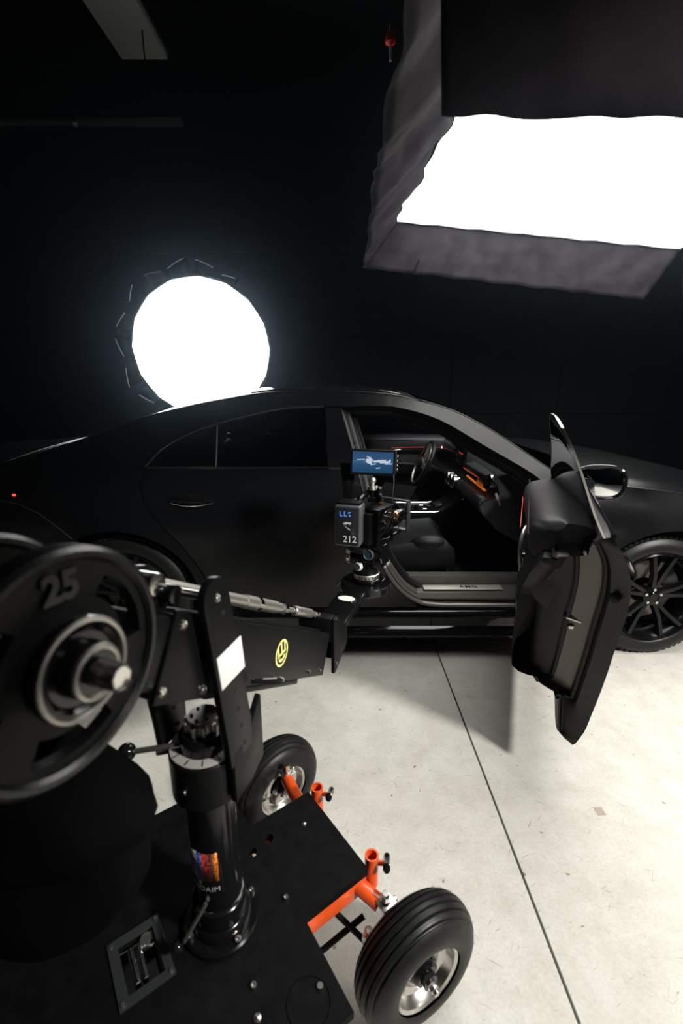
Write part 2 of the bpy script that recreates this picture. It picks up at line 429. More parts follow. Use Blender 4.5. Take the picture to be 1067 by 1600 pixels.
# black studio walls of flat panels with narrow seams
def panel_wall(name, origin, ex, length, pw, rows, flip):
    o = Vector(origin); ex = Vector(ex)
    n = ex.cross(Vector((0, 0, 1))) * flip       # towards the room
    H = rows[-1]
    back = MB(); P = [o - n * .02, o + ex * length - n * .02, o + ex * length - n * .12, o - n * .12]
    back.add([*P, *[p + Vector((0, 0, H)) for p in P]], [(0, 1, 2, 3), (4, 7, 6, 5), (0, 4, 5, 1), (1, 5, 6, 2), (2, 6, 7, 3), (3, 7, 4, 0)])
    w = struct(part(name, back, 'ceiling_black'))
    k = 0; x = 0.0
    while x < length - .01:
        x1 = min(length, x + pw)
        for r in range(len(rows) - 1):
            z0, z1 = rows[r] + .006, rows[r + 1] - .006; dn = .002 * ((k * 7 + r * 3) % 4); k += 1
            q = [o + ex * (x + .006) - n * .02, o + ex * (x1 - .006) - n * .02]
            vs_ = []
            for dz in (z0, z1):
                for dd in (0, .018 + dn):
                    for p in q: vs_.append(p + n * dd + Vector((0, 0, dz)))
            part('panel', MB().add(vs_, [(0, 1, 3, 2), (4, 6, 7, 5), (0, 4, 5, 1), (2, 3, 7, 6), (0, 2, 6, 4), (1, 5, 7, 3)]), 'wall_black', w, bevel=.002, seg=1)
        x = x1
ROWS = [0, 1.02, 2.02, 3.02, 4.2]
panel_wall('wall_back', (-6, 6.5, 0), (1, 0, 0), 12, 1.5, ROWS, 1)
panel_wall('wall_left', (-6, -2.5, 0), (0, 1, 0), 9, 1.5, ROWS, 1)
panel_wall('wall_right', (6, 6.5, 0), (0, -1, 0), 9, 1.5, ROWS, 1)
struct(part('ceiling', MB().box((0, 2, 4.25), (12, 9, .1)), 'ceiling_black'))

# long pale ceiling panel (upper left) and a pipe below it
cp = thing('ceiling_panel', 'long pale grey panel on the dark ceiling, upper left corner', 'ceiling panel', (-1.72, 3.1, 4.2))
part('panel_body', MB().box((0, 0, -.03), (.40, 3.6, .06)), 'pale_panel', cp, bevel=.008)
part('panel_rim', MB().box((0, 0, -.005), (.43, 3.64, .012)), 'pipe_grey', cp)
rl = thing('ceiling_pipe', 'thin grey metal pipe hanging horizontally below the ceiling at upper left', 'pipe', (-2.6, 4.55, 3.52))
part('pipe', MB().cyl((-1.6, 0, 0), (1.26, 0, 0), .028, n=16), 'pipe_grey', rl)
part('pipe_sleeve', MB().cyl((.35, 0, 0), (1.27, 0, 0), .034, n=16), 'pipe_grey', rl)
part('clamp', MB().cyl((.36, 0, 0), (.40, 0, 0), .042, n=12), 'steel', rl)
for x in (-1.2, .2, 1.0):
    part('hanger', MB().cyl((x, 0, .03), (x, 0, .68), .006, n=8), 'ceiling_black', rl)

# ---------------------------------------------------------------- overhead light box hung on the right
def tz(x, y): return 2.60 - .086 * (x - .40) + 0 * y
LB = thing('overhead_light_box', 'large overhead light box with glowing white diffuser and black cloth skirts', 'light box', (1.5, 2.4, 2.2))
o0 = Vector((1.5, 2.4, 2.2))
LX0, LX1, LY0, LY1 = .40, 2.60, .95, 3.90
P = []
for i in range(13):
    row = []
    for j in range(13):
        x = LX0 + (LX1 - LX0) * i / 12; y = LY0 + (LY1 - LY0) * j / 12
        row.append(Vector((x, y, tz(x, y) - .012 * math.sin(PI * i / 12) * math.sin(PI * j / 12))) - o0)
    P.append(row)
part('diffuser', MB().grid(P), 'key_diffuser', LB)
fr = MB()
for a, b in (((LX0, LY0), (LX1, LY0)), ((LX1, LY0), (LX1, LY1)), ((LX1, LY1), (LX0, LY1)), ((LX0, LY1), (LX0, LY0))):
    fr.cyl(Vector((*a, tz(*a) + .022)) - o0, Vector((*b, tz(*b) + .022)) - o0, .018, n=10)
part('frame', fr, 'satin_steel', LB)
# white border tape of the diffuser cloth, visible along the far edge
part('diffuser_hem', MB().tube([Vector((LX0 + (LX1 - LX0) * k / 20, LY1 + .004 * math.sin(k * 1.7), tz(LX0 + (LX1 - LX0) * k / 20, LY1) - .008 + .004 * math.sin(k * 2.3))) - o0 for k in range(21)], .009, n=6), 'white_plastic', LB)
# black top cover
tp = [Vector((x, y, tz(x, y) + .30)) - o0 for x, y in ((LX0 + .25, LY0 + .25), (LX1 - .25, LY0 + .25), (LX1 - .25, LY1 - .25), (LX0 + .25, LY1 - .25))]
bt = [Vector((x, y, tz(x, y) + .04)) - o0 for x, y in ((LX0, LY0), (LX1, LY0), (LX1, LY1), (LX0, LY1))]
part('top_cover', MB().loft([bt, tp], cap1=True), 'bag_black', LB, solid=.004)
def skirt(name, top, bot, n, m, fold, seed, rag=0.0, over=.03):
    # cloth strip: top/bot are functions t -> world point
    rows = []
    for i in range(n + 1):
        t = i / n; a = Vector(top(t)); b = Vector(bot(t)); col = []
        tang = (Vector(top(min(1, t + .01))) - Vector(top(max(0, t - .01)))).normalized(); nrm = tang.cross((b - a).normalized())
        for j in range(m + 1):
            s = j / m; p = a.lerp(b, s)
            f = fold * (.25 + s) * (noise.noise((t * 9 + seed, s * .8, seed)) + .5 * noise.noise((t * 23 + seed, s * 2.2, seed + 3)))
            f += fold * .35 * noise.noise((t * 7 + s * 6, s * 7 - t * 5, seed + 9))
            p = p + nrm * f + Vector((0, 0, 1)) * (rag * s * noise.noise((t * 14, seed, 2)) + rag * .5 * s * noise.noise((t * 45, seed, 5)))
            col.append(p - o0)
        rows.append(col)
    return part(name, MB().grid(rows), 'skirt_cloth', LB, solid=.003, ang=80)
L_ = lambda a, b: (lambda t: Vector(a).lerp(Vector(b), t))
skirt('far_skirt', L_((.40, 3.915, 2.60), (2.62, 3.915, 2.41)), L_((.17, 3.97, 2.285), (2.42, 3.97, 2.055)), 60, 12, .022, 3.0, .012)
def left_top(t):
    e = min(1, t * 1.9); e = e * e * (3 - 2 * e); return (.405 + .105 * e + .012 * math.sin(t * 31) * min(1, t * 9) + .008 * math.sin(t * 71 + 1), 3.92 - 3.0 * t, 2.572 + .012 * math.sin(t * 17))
skirt('left_skirt', left_top, L_((.165, 3.95, 2.285), (.135, .92, 2.20)), 60, 10, .035, 8.0, .03)
skirt('skirt_lap', lambda t: (.388, 3.92 - 3.0 * t, 2.597), lambda t: tuple(Vector(left_top(t)) + Vector((.004, 0, -.004))), 60, 3, .002, 31.0)
skirt('near_skirt', L_((.115, .92, 2.62), (2.65, .92, 2.42)), L_((.165, .90, 1.82), (2.65, .90, 1.81)), 140, 14, .012, 14.0, .009)
skirt('right_skirt', L_((2.63, .92, 2.42), (2.63, 3.92, 2.41)), L_((2.72, .92, 2.08), (2.74, 3.96, 2.06)), 40, 8, .03, 20.0, .02)
sm = MB()
sm.box(Vector((.63, 3.952, 2.405)) - o0, (.006, .004, .36), Matrix.Rotation(.35, 3, 'Y'))
part('skirt_seam', sm, 'bag_black', LB)
for x, y in ((.6, 1.3), (2.4, 1.3), (.6, 3.7), (2.4, 3.7)):
    part('hanging_cable', MB().cyl(Vector((x, y, tz(x, y) + .25)) - o0, Vector((x, y, 4.2)) - o0, .004, n=8), 'dark_steel', LB)

# red-capped hook on a cord, left of the light box
hk = thing('hanging_hook', 'red-capped metal hook hanging on a thin cord beside the light box', 'hook', (.172, 1.98, 2.55))
part('cord', MB().cyl((0, 0, .03), (0, 0, 1.65), .0022, n=8), 'black_plastic', hk)
part('cap', MB().lathe([(.0, .034), (.009, .032), (.016, .022), (.019, .008), (.018, 0), (.008, -.003), (0, -.003)], n=20), 'red_plastic', hk)
part('pin', MB().cyl((.0, 0, -.002), (.001, 0, -.052), .0045, n=10), 'white_plastic', hk)
part('swivel', MB().cyl((0, 0, .03), (0, 0, .05), .005, n=10), 'steel', hk)

# ---------------------------------------------------------------- round light behind the car
RC = Vector((-1.262, 4.42, 1.72)); RR = .60
aim = (Vector((.15, 0, 1.30)) - RC).normalized()
RL = thing('round_softbox', 'round glowing softbox on a stand behind the rear of the car', 'studio light', (RC.x, RC.y, 0))
rfm = frame((0, 0, RC.z), aim.cross(Vector((0, 0, 1))) * -1, Vector((0, 0, 1)))   # local z = towards camera
if (rfm.to_3x3() @ Vector((0, 0, 1))).dot(aim) < 0: rfm = frame((0, 0, RC.z), aim.cross(Vector((0, 0, 1))), Vector((0, 0, 1)))
NR = 32
rim = [(RR * (1 - .012 * (k % 2)), 2 * PI * k / NR) for k in range(NR)]
dm = MB()
rings = []
for q in (0.02, .35, .7, 1.0):
    rings.append([rfm @ Vector((r * q * math.cos(a), r * q * math.sin(a), .03 * (1 - q * q))) for r, a in rim])
dm.loft(rings, cap0=True)
part('diffuser', dm, 'round_diffuser', RL)
sh = MB()
loops = []
for rr, zz in ((RR * 1.005, .035), (RR * 1.03, .03), (RR * 1.03, -.06), (RR * .90, -.30), (RR * .55, -.52), (RR * .22, -.62), (RR * .16, -.70)):
    loops.append([rfm @ Vector((rr * (1 - .012 * (k % 2)) * math.cos(2 * PI * k / NR), rr * (1 - .012 * (k % 2)) * math.sin(2 * PI * k / NR), zz)) for k in range(NR)])
sh.loft(loops, cap1=True)
part('shell', sh, 'light_shell', RL, ang=20)
# loose cloth flaps with pale piping that stand out around the left and upper rim
for k, (a, w, lf) in enumerate(((66, 12, .05), (84, 15, .085), (104, 15, .10), (121, 13, .085), (142, 12, .10), (161, 13, .085), (180, 14, .095), (200, 15, .10), (219, 13, .085))):
    q = []
    for s in (0, .5, 1):
        rw = []
        for t in range(7):
            an = R(a - w / 2 + w * t / 6); rr = RR * 1.02 + lf * s * (1.0 + .30 * ((t - 3) / 3) * (1 if k % 2 else -1)); rw.append(rfm @ Vector((rr * math.cos(an), rr * math.sin(an), .045 * s)))
        q.append(rw)
    fp = part('flap', MB().grid(q), 'flap_cloth', RL, solid=.004)
    part('piping', MB().tube(q[2][1:], .0028, n=6), 'pale_panel', fp)
part('lamp_head', MB().cyl(rfm @ Vector((0, 0, -.66)), rfm @ Vector((0, 0, -.98)), .085, n=24).cyl(rfm @ Vector((0, 0, -.68)), rfm @ Vector((0, 0, -.72)), .13, n=24), 'black_plastic', RL, bevel=.006)
hp = rfm @ Vector((0, 0, -.82))
part('yoke', MB().tube([hp + Vector((-.12, 0, 0)), hp + Vector((-.12, 0, -.16)), hp + Vector((0, 0, -.20)), hp + Vector((.12, 0, -.16)), hp + Vector((.12, 0, 0))], .014, n=8), 'dark_steel', RL)
part('pole', MB().cyl((hp.x, hp.y, .55), (hp.x, hp.y, hp.z - .19), .016, n=16).cyl((hp.x, hp.y, .10), (hp.x, hp.y, .75), .022, n=16), 'dark_steel', RL)
for k in range(3):
    a = R(30 + 120 * k); e = Vector((hp.x + .5 * math.cos(a), hp.y + .5 * math.sin(a), .012))
    part('leg', MB().cyl((hp.x, hp.y, .62), e, .012, n=10).cyl((hp.x, hp.y, .18), Vector((hp.x, hp.y, .62)).lerp(e, .55), .008, n=8), 'dark_steel', RL)

# ---------------------------------------------------------------- spot lamp on a stand, right of the camera: it throws the open door's shadow
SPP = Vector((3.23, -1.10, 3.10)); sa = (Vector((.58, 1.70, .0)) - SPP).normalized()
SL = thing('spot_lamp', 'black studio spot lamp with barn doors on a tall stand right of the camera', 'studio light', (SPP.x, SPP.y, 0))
sfm = frame((0, 0, SPP.z), sa.cross(Vector((0, 0, 1))), Vector((0, 0, 1)).cross(sa).cross(sa) * -1)
if (sfm.to_3x3() @ Vector((0, 0, 1))).dot(sa) < 0: sfm = frame((0, 0, SPP.z), Vector((0, 0, 1)).cross(sa), Vector((0, 0, 1)))
part('lamp_housing', MB().loft([[sfm @ Vector((r * math.cos(2 * PI * k / 32), r * math.sin(2 * PI * k / 32), z)) for k in range(32)] for r, z in ((.265, .02), (.27, .0), (.27, -.10), (.16, -.18), (.13, -.32), (.09, -.35))], cap1=True), 'light_shell', SL, ang=40)
BR = (.42, .40, .42, .42); BL_ = (.24, .24, .24, .24)
for k in range(4):
    a = PI / 2 * k; q = sfm.to_3x3(); m_ = MB().add([sfm @ Vector((math.cos(a) * .272 - math.sin(a) * t, math.sin(a) * .272 + math.cos(a) * t, .02)) for t in (-.15, .15)] + [sfm @ Vector((math.cos(a) * BR[k] - math.sin(a) * t, math.sin(a) * BR[k] + math.cos(a) * t, BL_[k])) for t in (.19, -.19)], [(0, 1, 2, 3)])
    part('barn_door', m_, 'light_shell', SL, solid=.003)
part('yoke', MB().tube([sfm @ Vector((-.28, 0, -.1)), Vector((-.16, 0, SPP.z - .34)), Vector((.16, 0, SPP.z - .34)), sfm @ Vector((.28, 0, -.1))], .012, n=8), 'dark_steel', SL)
part('pole', MB().cyl((0, 0, .1), (0, 0, SPP.z - .33), .018, n=16), 'dark_steel', SL)
for k in range(3):
    a = R(80 + 120 * k); part('leg', MB().cyl((0, 0, .70), (.5 * math.cos(a), .5 * math.sin(a), .012), .012, n=10), 'dark_steel', SL)
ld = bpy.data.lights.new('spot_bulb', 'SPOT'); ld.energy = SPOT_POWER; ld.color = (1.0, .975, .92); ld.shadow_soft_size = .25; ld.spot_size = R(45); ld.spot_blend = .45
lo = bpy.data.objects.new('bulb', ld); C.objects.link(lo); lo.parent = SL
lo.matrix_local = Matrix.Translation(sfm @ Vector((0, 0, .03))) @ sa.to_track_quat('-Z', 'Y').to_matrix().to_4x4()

# little tan square of tape stuck to the floor
tag(part('tape_scrap', MB().prism([(-.013, -.016), (.015, -.014), (.013, .016), (-.014, .015)], Matrix.Translation((.875, 1.215, .0002)), .0006), 'tape'), 'tiny tan square of tape stuck to the concrete right of the floor joint', 'tape')

# ================================================================ THE CAR
CAR = thing('car', 'matte black four-door car with its front passenger door wide open', 'car', (-1.105, 3.035, 0))
ZW = [.08, .14, .20, .28, .45, .62, .76, .85, .90, .95, 1.0, 1.05, 1.2, 1.30, 1.36, 1.42]
WW = [.76, .82, .862, .885, .902, .910, .915, .907, .893, .868, .838, .805, .715, .645, .585, .50]
def pchip(xs, ys, x):
    n = len(xs)
    if x <= xs[0]: return ys[0]
    if x >= xs[-1]: return ys[-1]
    h = [xs[i + 1] - xs[i] for i in range(n - 1)]; d = [(ys[i + 1] - ys[i]) / h[i] for i in range(n - 1)]
    def mm(i):
        if i == 0: return d[0]
        if i == n - 1: return d[-1]
        return 2 * d[i - 1] * d[i] / (d[i - 1] + d[i]) if d[i - 1] * d[i] > 0 else 0.0
    i = max(j for j in range(n - 1) if xs[j] <= x); t = (x - xs[i]) / h[i]
    return (2 * t ** 3 - 3 * t * t + 1) * ys[i] + (t ** 3 - 2 * t * t + t) * h[i] * mm(i) + (-2 * t ** 3 + 3 * t * t) * ys[i + 1] + (t ** 3 - t * t) * h[i] * mm(i + 1)
def W(X, z):
    w = pchip(ZW, WW, z)
    if X < .2: w -= .06 * ((.2 - X) / 1.2) ** 2
    if X < -.6: w -= .22 * ((-.6 - X) / .5) ** 2
    if X > 2.9: w -= .30 * ((X - 2.9) / .75) ** 2
    up = min(max((z - .90) / .25, 0), 1); up = up * up * (3 - 2 * up)
    if X < .7: w -= .16 * up * ((.7 - X) / 1.5) ** 1.5
    w += .026 * math.exp(-(X / .42) ** 2) * math.exp(-((z - .73) / .12) ** 2)
    w += .02 * math.exp(-((X - 2.73) / .42) ** 2) * math.exp(-((z - .74) / .12) ** 2)
    fw = min(max((X - 2.30) / .25, 0), 1)
    if z > .78 and fw > 0: w += fw * max(0, .905 - .30 * max(0, X - 2.9) ** 2 / .5625 - w) * min(1, (z - .78) / .06)
    for cx in (0.0, 2.73):        # flared wheel-arch lips
        d = math.hypot(X - cx, z - .33)
        w += .014 * math.exp(-((d - .385) / .035) ** 2)
    return w
def side_panel(name, outer, holes, material, step=.04, depth=.02, doff=0.0, sub=None, loc=None, ret=False):
    vs_, fs_, loops = fill2d(outer, holes, step)
    m = MB().add([(p[0], -(W(p[0], p[1]) - doff), p[1]) for p in vs_], fs_)
    for L in loops:   # folded-in edge, separate vertices so the panel edge stays crisp
        m.loft([[(p[0], -(W(p[0], p[1]) - doff), p[1]) for p in L], [(p[0], -(W(p[0], p[1]) - doff - depth), p[1]) for p in L]])
    if ret: return m
    o = part(name, m, material, sub if sub is not None else CAR, ang=40)
    return o
def mirror_y(o):
    c = o.copy(); C.objects.link(c); c.parent = o.parent; c.scale = (1, -1, 1); return c

rail = [(-1.0, .955), (-.75, .995), (-.5, 1.04), (-.167, 1.142), (.107, 1.235), (.435, 1.307), (.761, 1.353), (.993, 1.360), (1.329, 1.345), (1.487, 1.317), (1.666, 1.268), (1.838, 1.183), (2.009, 1.073), (2.118, .999), (2.2, .945)]
railc = [(p.x, p.y) for p in catmull([Vector((x, z, 0)) for x, z in rail], 5)]
def rz(X): return pchip([p[0] for p in rail], [p[1] for p in rail], X)
def arc(cx, cz, r, a0, a1, n): return [(cx + r * math.cos(R(a0 + (a1 - a0) * k / n)), cz + r * math.sin(R(a0 + (a1 - a0) * k / n))) for k in range(n + 1)]
dlo_top = [(p.x, p.y) for p in catmull([Vector((x, z, 0)) for x, z in [(.139, 1.005), (.207, 1.084), (.33, 1.154), (.47, 1.203), (.688, 1.258), (.849, 1.283), (1.015, 1.289)]], 4)]
open_top = [(p.x, p.y) for p in catmull([Vector((x, z, 0)) for x, z in [(1.107, 1.287), (1.257, 1.291), (1.40, 1.283), (1.60, 1.225), (1.83, 1.096), (2.002, .999), (2.10, .93)]], 4)]
bpf = [(p.x, p.y) for p in catmull([Vector((x, z, 0)) for x, z in [(1.104, 1.283), (1.161, 1.096), (1.185, 1.0), (1.234, .80), (1.292, .572), (1.343, .462), (1.419, .362), (1.519, .296), (1.627, .279)]], 4)]
# one stamped body side: quarter panel, pillars, roof rail and rocker
outer = railc + [(2.255, .84), (2.285, .6), (2.285, .30), (2.30, .10), (.42, .10)] + arc(0, .33, .385, -28, 208, 40) + [(-.42, .14), (-1.0, .20), (-1.03, .55)]
hole = dlo_top + open_top + [(2.17, .86), (2.235, .72), (2.255, .5), (2.24, .36), (2.19, .295), (2.10, .272)] + [(.56, .272), (.475, .30), (.432, .40), (.40, .48), (.314, .629), (.209, .765), (.149, .856), (.126, .927)]
bs = side_panel('body_side', outer, [hole], 'matte_paint', depth=.035); mirror_y(bs)
# rear door skin
rdoor = [(.145, 1.0), (.133, .927), (.156, .856), (.216, .765), (.321, .629), (.407, .48), (.44, .40), (.48, .308), (.56, .280)] + [(1.50, .280)] + [(x - .008, z) for x, z in reversed([p for p in bpf if .30 < p[1] < 1.0])] + [(1.18, 1.0)]
rd = side_panel('rear_door', rdoor, [], 'matte_paint', step=.045)
def belt_strip(X0, X1, z, parent, name='belt_trim'):
    n = 24; return part(name, MB().tube([(X0 + (X1 - X0) * k / n, -(W(X0 + (X1 - X0) * k / n, z) + .002), z) for k in range(n + 1)], .007, n=6), 'gloss_black', parent)
belt_strip(.145, 1.18, 1.004, rd)
# rear door handle: flush body with a pull bar
hb = MB(); loops = []
for k in range(13):
    t = k / 12; X = .28 + .215 * t; w = math.sin(PI * min(max(t, .02), .98)) ** .5
    loops.append([(X, -(W(X, .857) + .004 + .022 * w * max(0, math.cos(a)) ), .862 + .026 * w * math.sin(a)) for a in [2 * PI * j / 12 for j in range(12)]])
hb.loft(loops, True, True)
part('door_handle', hb, 'black_alloy', rd, ang=60)
part('handle_chrome', MB().tube([(.285 + .20 * t / 12, -(W(.38, .845) + .016 * math.sin(PI * t / 12) + .006), .848 - .012 * math.sin(PI * t / 12)) for t in range(13)], .004, n=6), 'chrome', rd)
rd2 = copy_tree(rd, CAR); rd2.scale = (1, -1, 1)
# rear side glass, quarter light and divider
def zt(X): return pchip([p[0] for p in dlo_top], [p[1] for p in dlo_top], X)
glass_r = [(.496, 1.004)] + [(.496 + (1.018 - .496) * k / 10, zt(.496 + (1.018 - .496) * k / 10) - .012) for k in range(11)] + [(1.034, 1.004)]
quarter = [(.17, 1.004)] + [(x, z - .012) for x, z in dlo_top if .2 < x < .47] + [(.478, zt(.478) - .012), (.484, 1.004)]
for nm, pl in (('side_window', glass_r), ('quarter_window', quarter)):
    o = side_panel(nm, pl, [], 'tinted_glass', step=.06, depth=.003, doff=.010); mirror_y(o)
o = part('window_divider', MB().tube([(.476 + .011 * k / 5, -(W(.48, 1.004 + (zt(.48) - 1.014) * (1 - k / 5)) - .004), 1.004 + (zt(.48) - 1.014) * (1 - k / 5)) for k in range(6)], .005, n=6), 'black_plastic', CAR); mirror_y(o)
o = part('window_trim', MB().tube([(x, -(W(x, z) - .001), z) for x, z in dlo_top] , .0042, n=6), 'dark_steel', CAR); mirror_y(o)
o = side_panel('pillar_cover', [(1.022, 1.283), (1.102, 1.280), (1.156, 1.096), (1.180, 1.006), (1.040, 1.006)], [], 'gloss_black', step=.05, depth=.03, doff=.004); mirror_y(o)
# rocker cover: stepped sill along the bottom
rk = []
for k in range(33):
    X = .42 + (2.30 - .42) * k / 32
    rk.append([(X, -y, z) for y, z in ((.872, .268), (.893, .256), (.899, .245), (.885, .228), (.876, .20), (.874, .165), (.905, .140), (.912, .128), (.905, .112), (.86, .096), (.70, .092))])
o = part('side_skirt', MB().grid(rk), 'gloss_black', CAR, ang=50, solid=.004); mirror_y(o)

# front fender
fen = [(2.215, .94), (2.45, .925), (2.7, .895), (3.0, .84), (3.3, .765), (3.5, .69), (3.60, .60), (3.62, .42), (3.56, .22), (3.14, .16)] + arc(2.73, .33, .385, -25, 205, 40) + [(2.31, .14), (2.295, .30), (2.295, .6), (2.268, .84)]
o = side_panel('front_fender', fen, [], 'matte_paint', step=.045); mirror_y(o)

# upper body: roof, windscreen, rear window, bonnet, boot lid
def canopy(X, t, extra=0.0):   # t in -1..1 across
    z0 = rz(X); w = W(X, z0); y = w * t
    return Vector((X, -y, z0 + (.034 + extra) * (1 - t * t) - .0 * abs(t)))
def strip(name, X0, X1, material, nx=16, nt=16, tin=1.0, lift=0.0, bow=0.0):
    rows = []
    for i in range(nx + 1):
        row = []
        for j in range(nt + 1):
            t = -tin + 2 * tin * j / nt; X = X0 + (X1 - X0) * i / nx + bow * (1 - t * t) * ((i / nx) if X1 > X0 else 0); p = canopy(min(X, 2.2), t); p.z += lift
            if X > 2.2: p.x = X; p.z -= (X - 2.2) * .35
            row.append(p)
        rows.append(row)
    return part(name, MB().grid(rows), material, CAR, ang=50, solid=.006)
strip('roof', .33, 1.50, 'matte_paint', nx=20)
strip('sunroof_panel', .62, 1.42, 'gloss_black', nx=14, tin=.84, lift=.0045)
strip('windscreen', 1.502, 2.2, 'clear_glass', nx=14, tin=.93, bow=.14)
strip('rear_window', -.55, .328, 'tinted_glass', nx=14, tin=.92)
for s in (-1, 1):   # body-colour strip beside the screens
    rows = [[canopy(X, s * t) + Vector((0, 0, .002)) for t in (.90, .95, 1.0)] for X in [1.50 + .70 * k / 14 for k in range(15)]]
    part('pillar_skin', MB().grid(rows), 'matte_paint', CAR, ang=60, solid=.006)
    rows = [[canopy(X, s * t) + Vector((0, 0, .002)) for t in (.89, .95, 1.0)] for X in [-.58 + .92 * k / 14 for k in range(15)]]
    part('pillar_skin', MB().grid(rows), 'matte_paint', CAR, ang=60, solid=.006)
    part('roof_seam', MB().tube([canopy(X, s * .985) + Vector((0, 0, .003)) for X in [.40 + 1.60 * k / 24 for k in range(25)]], .0035, n=6), 'black_plastic', CAR)
rows = []
for i in range(15):     # boot lid with raised lip
    X = -.55 - .50 * i / 14; row = []
    for j in range(17):
        t = -1 + 2 * j / 16; w = W(max(X, -1.0), .97) - .01; zc = 1.046 - .055 * (i / 14) + (.018 * max(0, (i - 9) / 5) ** 2)
        ze = min(rz(X), zc); row.append(Vector((X - .04 * (1 - t * t) * i / 14, -w * t, ze + (zc + .02 - ze) * (1 - t * t))))
    rows.append(row)
part('boot_lid', MB().grid(rows), 'matte_paint', CAR, ang=60, solid=.006)
rows = []
for i in range(15):     # bonnet
    X = 2.20 + 1.36 * i / 14; row = []
    for j in range(17):
        t = -1 + 2 * j / 16; ze = pchip([2.2, 2.45, 2.7, 3.0, 3.3, 3.56], [.938, .925, .895, .84, .765, .66], X); w = W(X, ze) + .002
        row.append(Vector((X + .12 * (1 - t * t) * (1 if i else .0) * (i / 14) + (.12 * (1 - t * t) if i == 0 else 0), -w * t, ze + .075 * (1 - t ** 4) + .012 * math.exp(-((abs(t) - .55) / .08) ** 2))))
    rows.append(row)
part('bonnet', MB().grid(rows), 'matte_paint', CAR, ang=60, solid=.006)
def end_cap(name, X, prof, sgn, dx):   # rounded bumper: prof (z) rows, bulging outwards
    rows = []
    for z in prof:
        row = []
        for j in range(17):
            t = -1 + 2 * j / 16; w = W(X, z) - .003; bul = dx * (1 - abs(t) ** 3) * (1 - .35 * ((z - .5) / .4) ** 2)
            row.append(Vector((X + sgn * bul, -w * t, z)))
        rows.append(row)
    return part(name, MB().grid(rows), 'matte_paint', CAR, ang=60, solid=.008)
end_cap('rear_bumper', -1.0, [.20, .28, .38, .48, .58, .70, .82, .92, .975], -1, .07)
end_cap('front_bumper', 3.60, [.20, .26, .34, .42, .50, .58, .64, .69], 1, .14)
gr = MB()
for k in range(9): gr.box((3.735 - .002 * abs(k - 4) ** 2, -.36 + .09 * k, .50), (.02, .012, .20))
part('grille', gr.box((3.69, 0, .50), (.03, .80, .24)), 'gloss_black', CAR, bevel=.004)
for s in (-1, 1):
    part('headlamp', MB().sphere((3.52, s * .60, .635), .1, 16, 10, (1.3, 1.2, .42)), 'gloss_black', CAR)
    part('tail_lamp', MB().sphere((-.965, s * .62, .865), .1, 16, 10, (.75, 2.1, .48)), 'gloss_black', CAR)
# bumper shut line behind the rear wheel and the glowing marker
part('bumper_seam', MB().tube([(x, -(W(x, z) + .0005), z) for x, z in ((-.205, .668), (-.28, .73), (-.361, .792), (-.46, .835), (-.6, .86))], .0028, n=6), 'interior_dark', CAR)
part('marker_lamp', MB().sphere((-.486, -(W(-.486, .877) - .004), .877), .012, 12, 8, (1, .6, .6)), 'tail_red', CAR)

# wheels
def make_wheel(X, s):
    hub = Vector((X, s * .888, .330)); ax = Vector((0, s, 0))
    prof = [(.240, -.215), (.236, -.19), (.215, -.17), (.205, -.10), (.208, -.05), (.226, -.02), (.240, -.006), (.246, .0), (.240, .004), (.232, -.004)]
    w = part('wheel', MB().lathe(prof, hub, ax, 56), 'black_alloy', CAR, ang=30)
    part('tyre', MB().lathe([(.238, -.215), (.262, -.222), (.300, -.218), (.320, -.205), (.3275, -.19), (.330, -.165), (.330, -.115), (.325, -.113), (.325, -.107), (.330, -.105), (.330, -.06), (.3275, -.030), (.319, -.012), (.300, .002), (.275, .006), (.256, .003), (.246, -.004), (.240, -.012)], hub, ax, 64), 'car_rubber', w, ang=28)
    lt = MB()
    for k in range(72):   # tread blocks on the shoulder
        a = 2 * PI * k / 72; u = Vector((math.cos(a), 0, math.sin(a)))
        rot = Matrix.Rotation(-a, 3, 'Y'); lt.box(hub + u * .3265 - ax * .035, (.010, .032, .019), rot)
    part('tread', lt, 'car_rubber', w)
    for k in range(5):   # five twin spokes
        a0 = 2 * PI * k / 5 + .25
        b = MB()
        for da0, da1 in ((-.07, -.24), (.07, .24)):
            L0 = []; L1 = []
            for r, a, hw, zt_ in ((.045, a0 + da0 * 2.2, .015, -.024), (.13, a0 + (da0 + da1) * .55, .0125, -.014), (.238, a0 + da1, .014, -.006)):
                u = Vector((math.cos(a), 0, math.sin(a))); q = Vector((-math.sin(a), 0, math.cos(a)))
                L0.append([hub + u * r + q * hw * c1 + ax * (zt_ + c2) for c1, c2 in ((-1, -.030), (1, -.030), (.7, 0), (-.7, 0))])
            b.loft(L0, True, True)
        part('spoke', b, 'black_alloy', w)
    part('hub_cap', MB().lathe([(0, -.012), (.022, -.012), (.028, -.018), (.05, -.022), (.056, -.035), (.056, -.07)], hub, ax, 28), 'black_alloy', w)
    for k in range(5):
        a = 2 * PI * k / 5 + .3; u = Vector((math.cos(a), 0, math.sin(a))); part('lug_bolt', MB().cyl(hub + u * .04 - ax * .03, hub + u * .04 - ax * .017, .008, n=6), 'steel', w)
    part('brake_disc', MB().lathe([(.07, -.14), (.165, -.14), (.165, -.115), (.07, -.115)], hub, ax, 40, closed=True), 'brake_disc', w)
    part('brake_caliper', MB().lathe([(.10, -.16), (.178, -.16), (.178, -.09), (.10, -.09)], hub, ax, 10, closed=True, start=2.6, sweep=1.0), 'dark_steel', w)
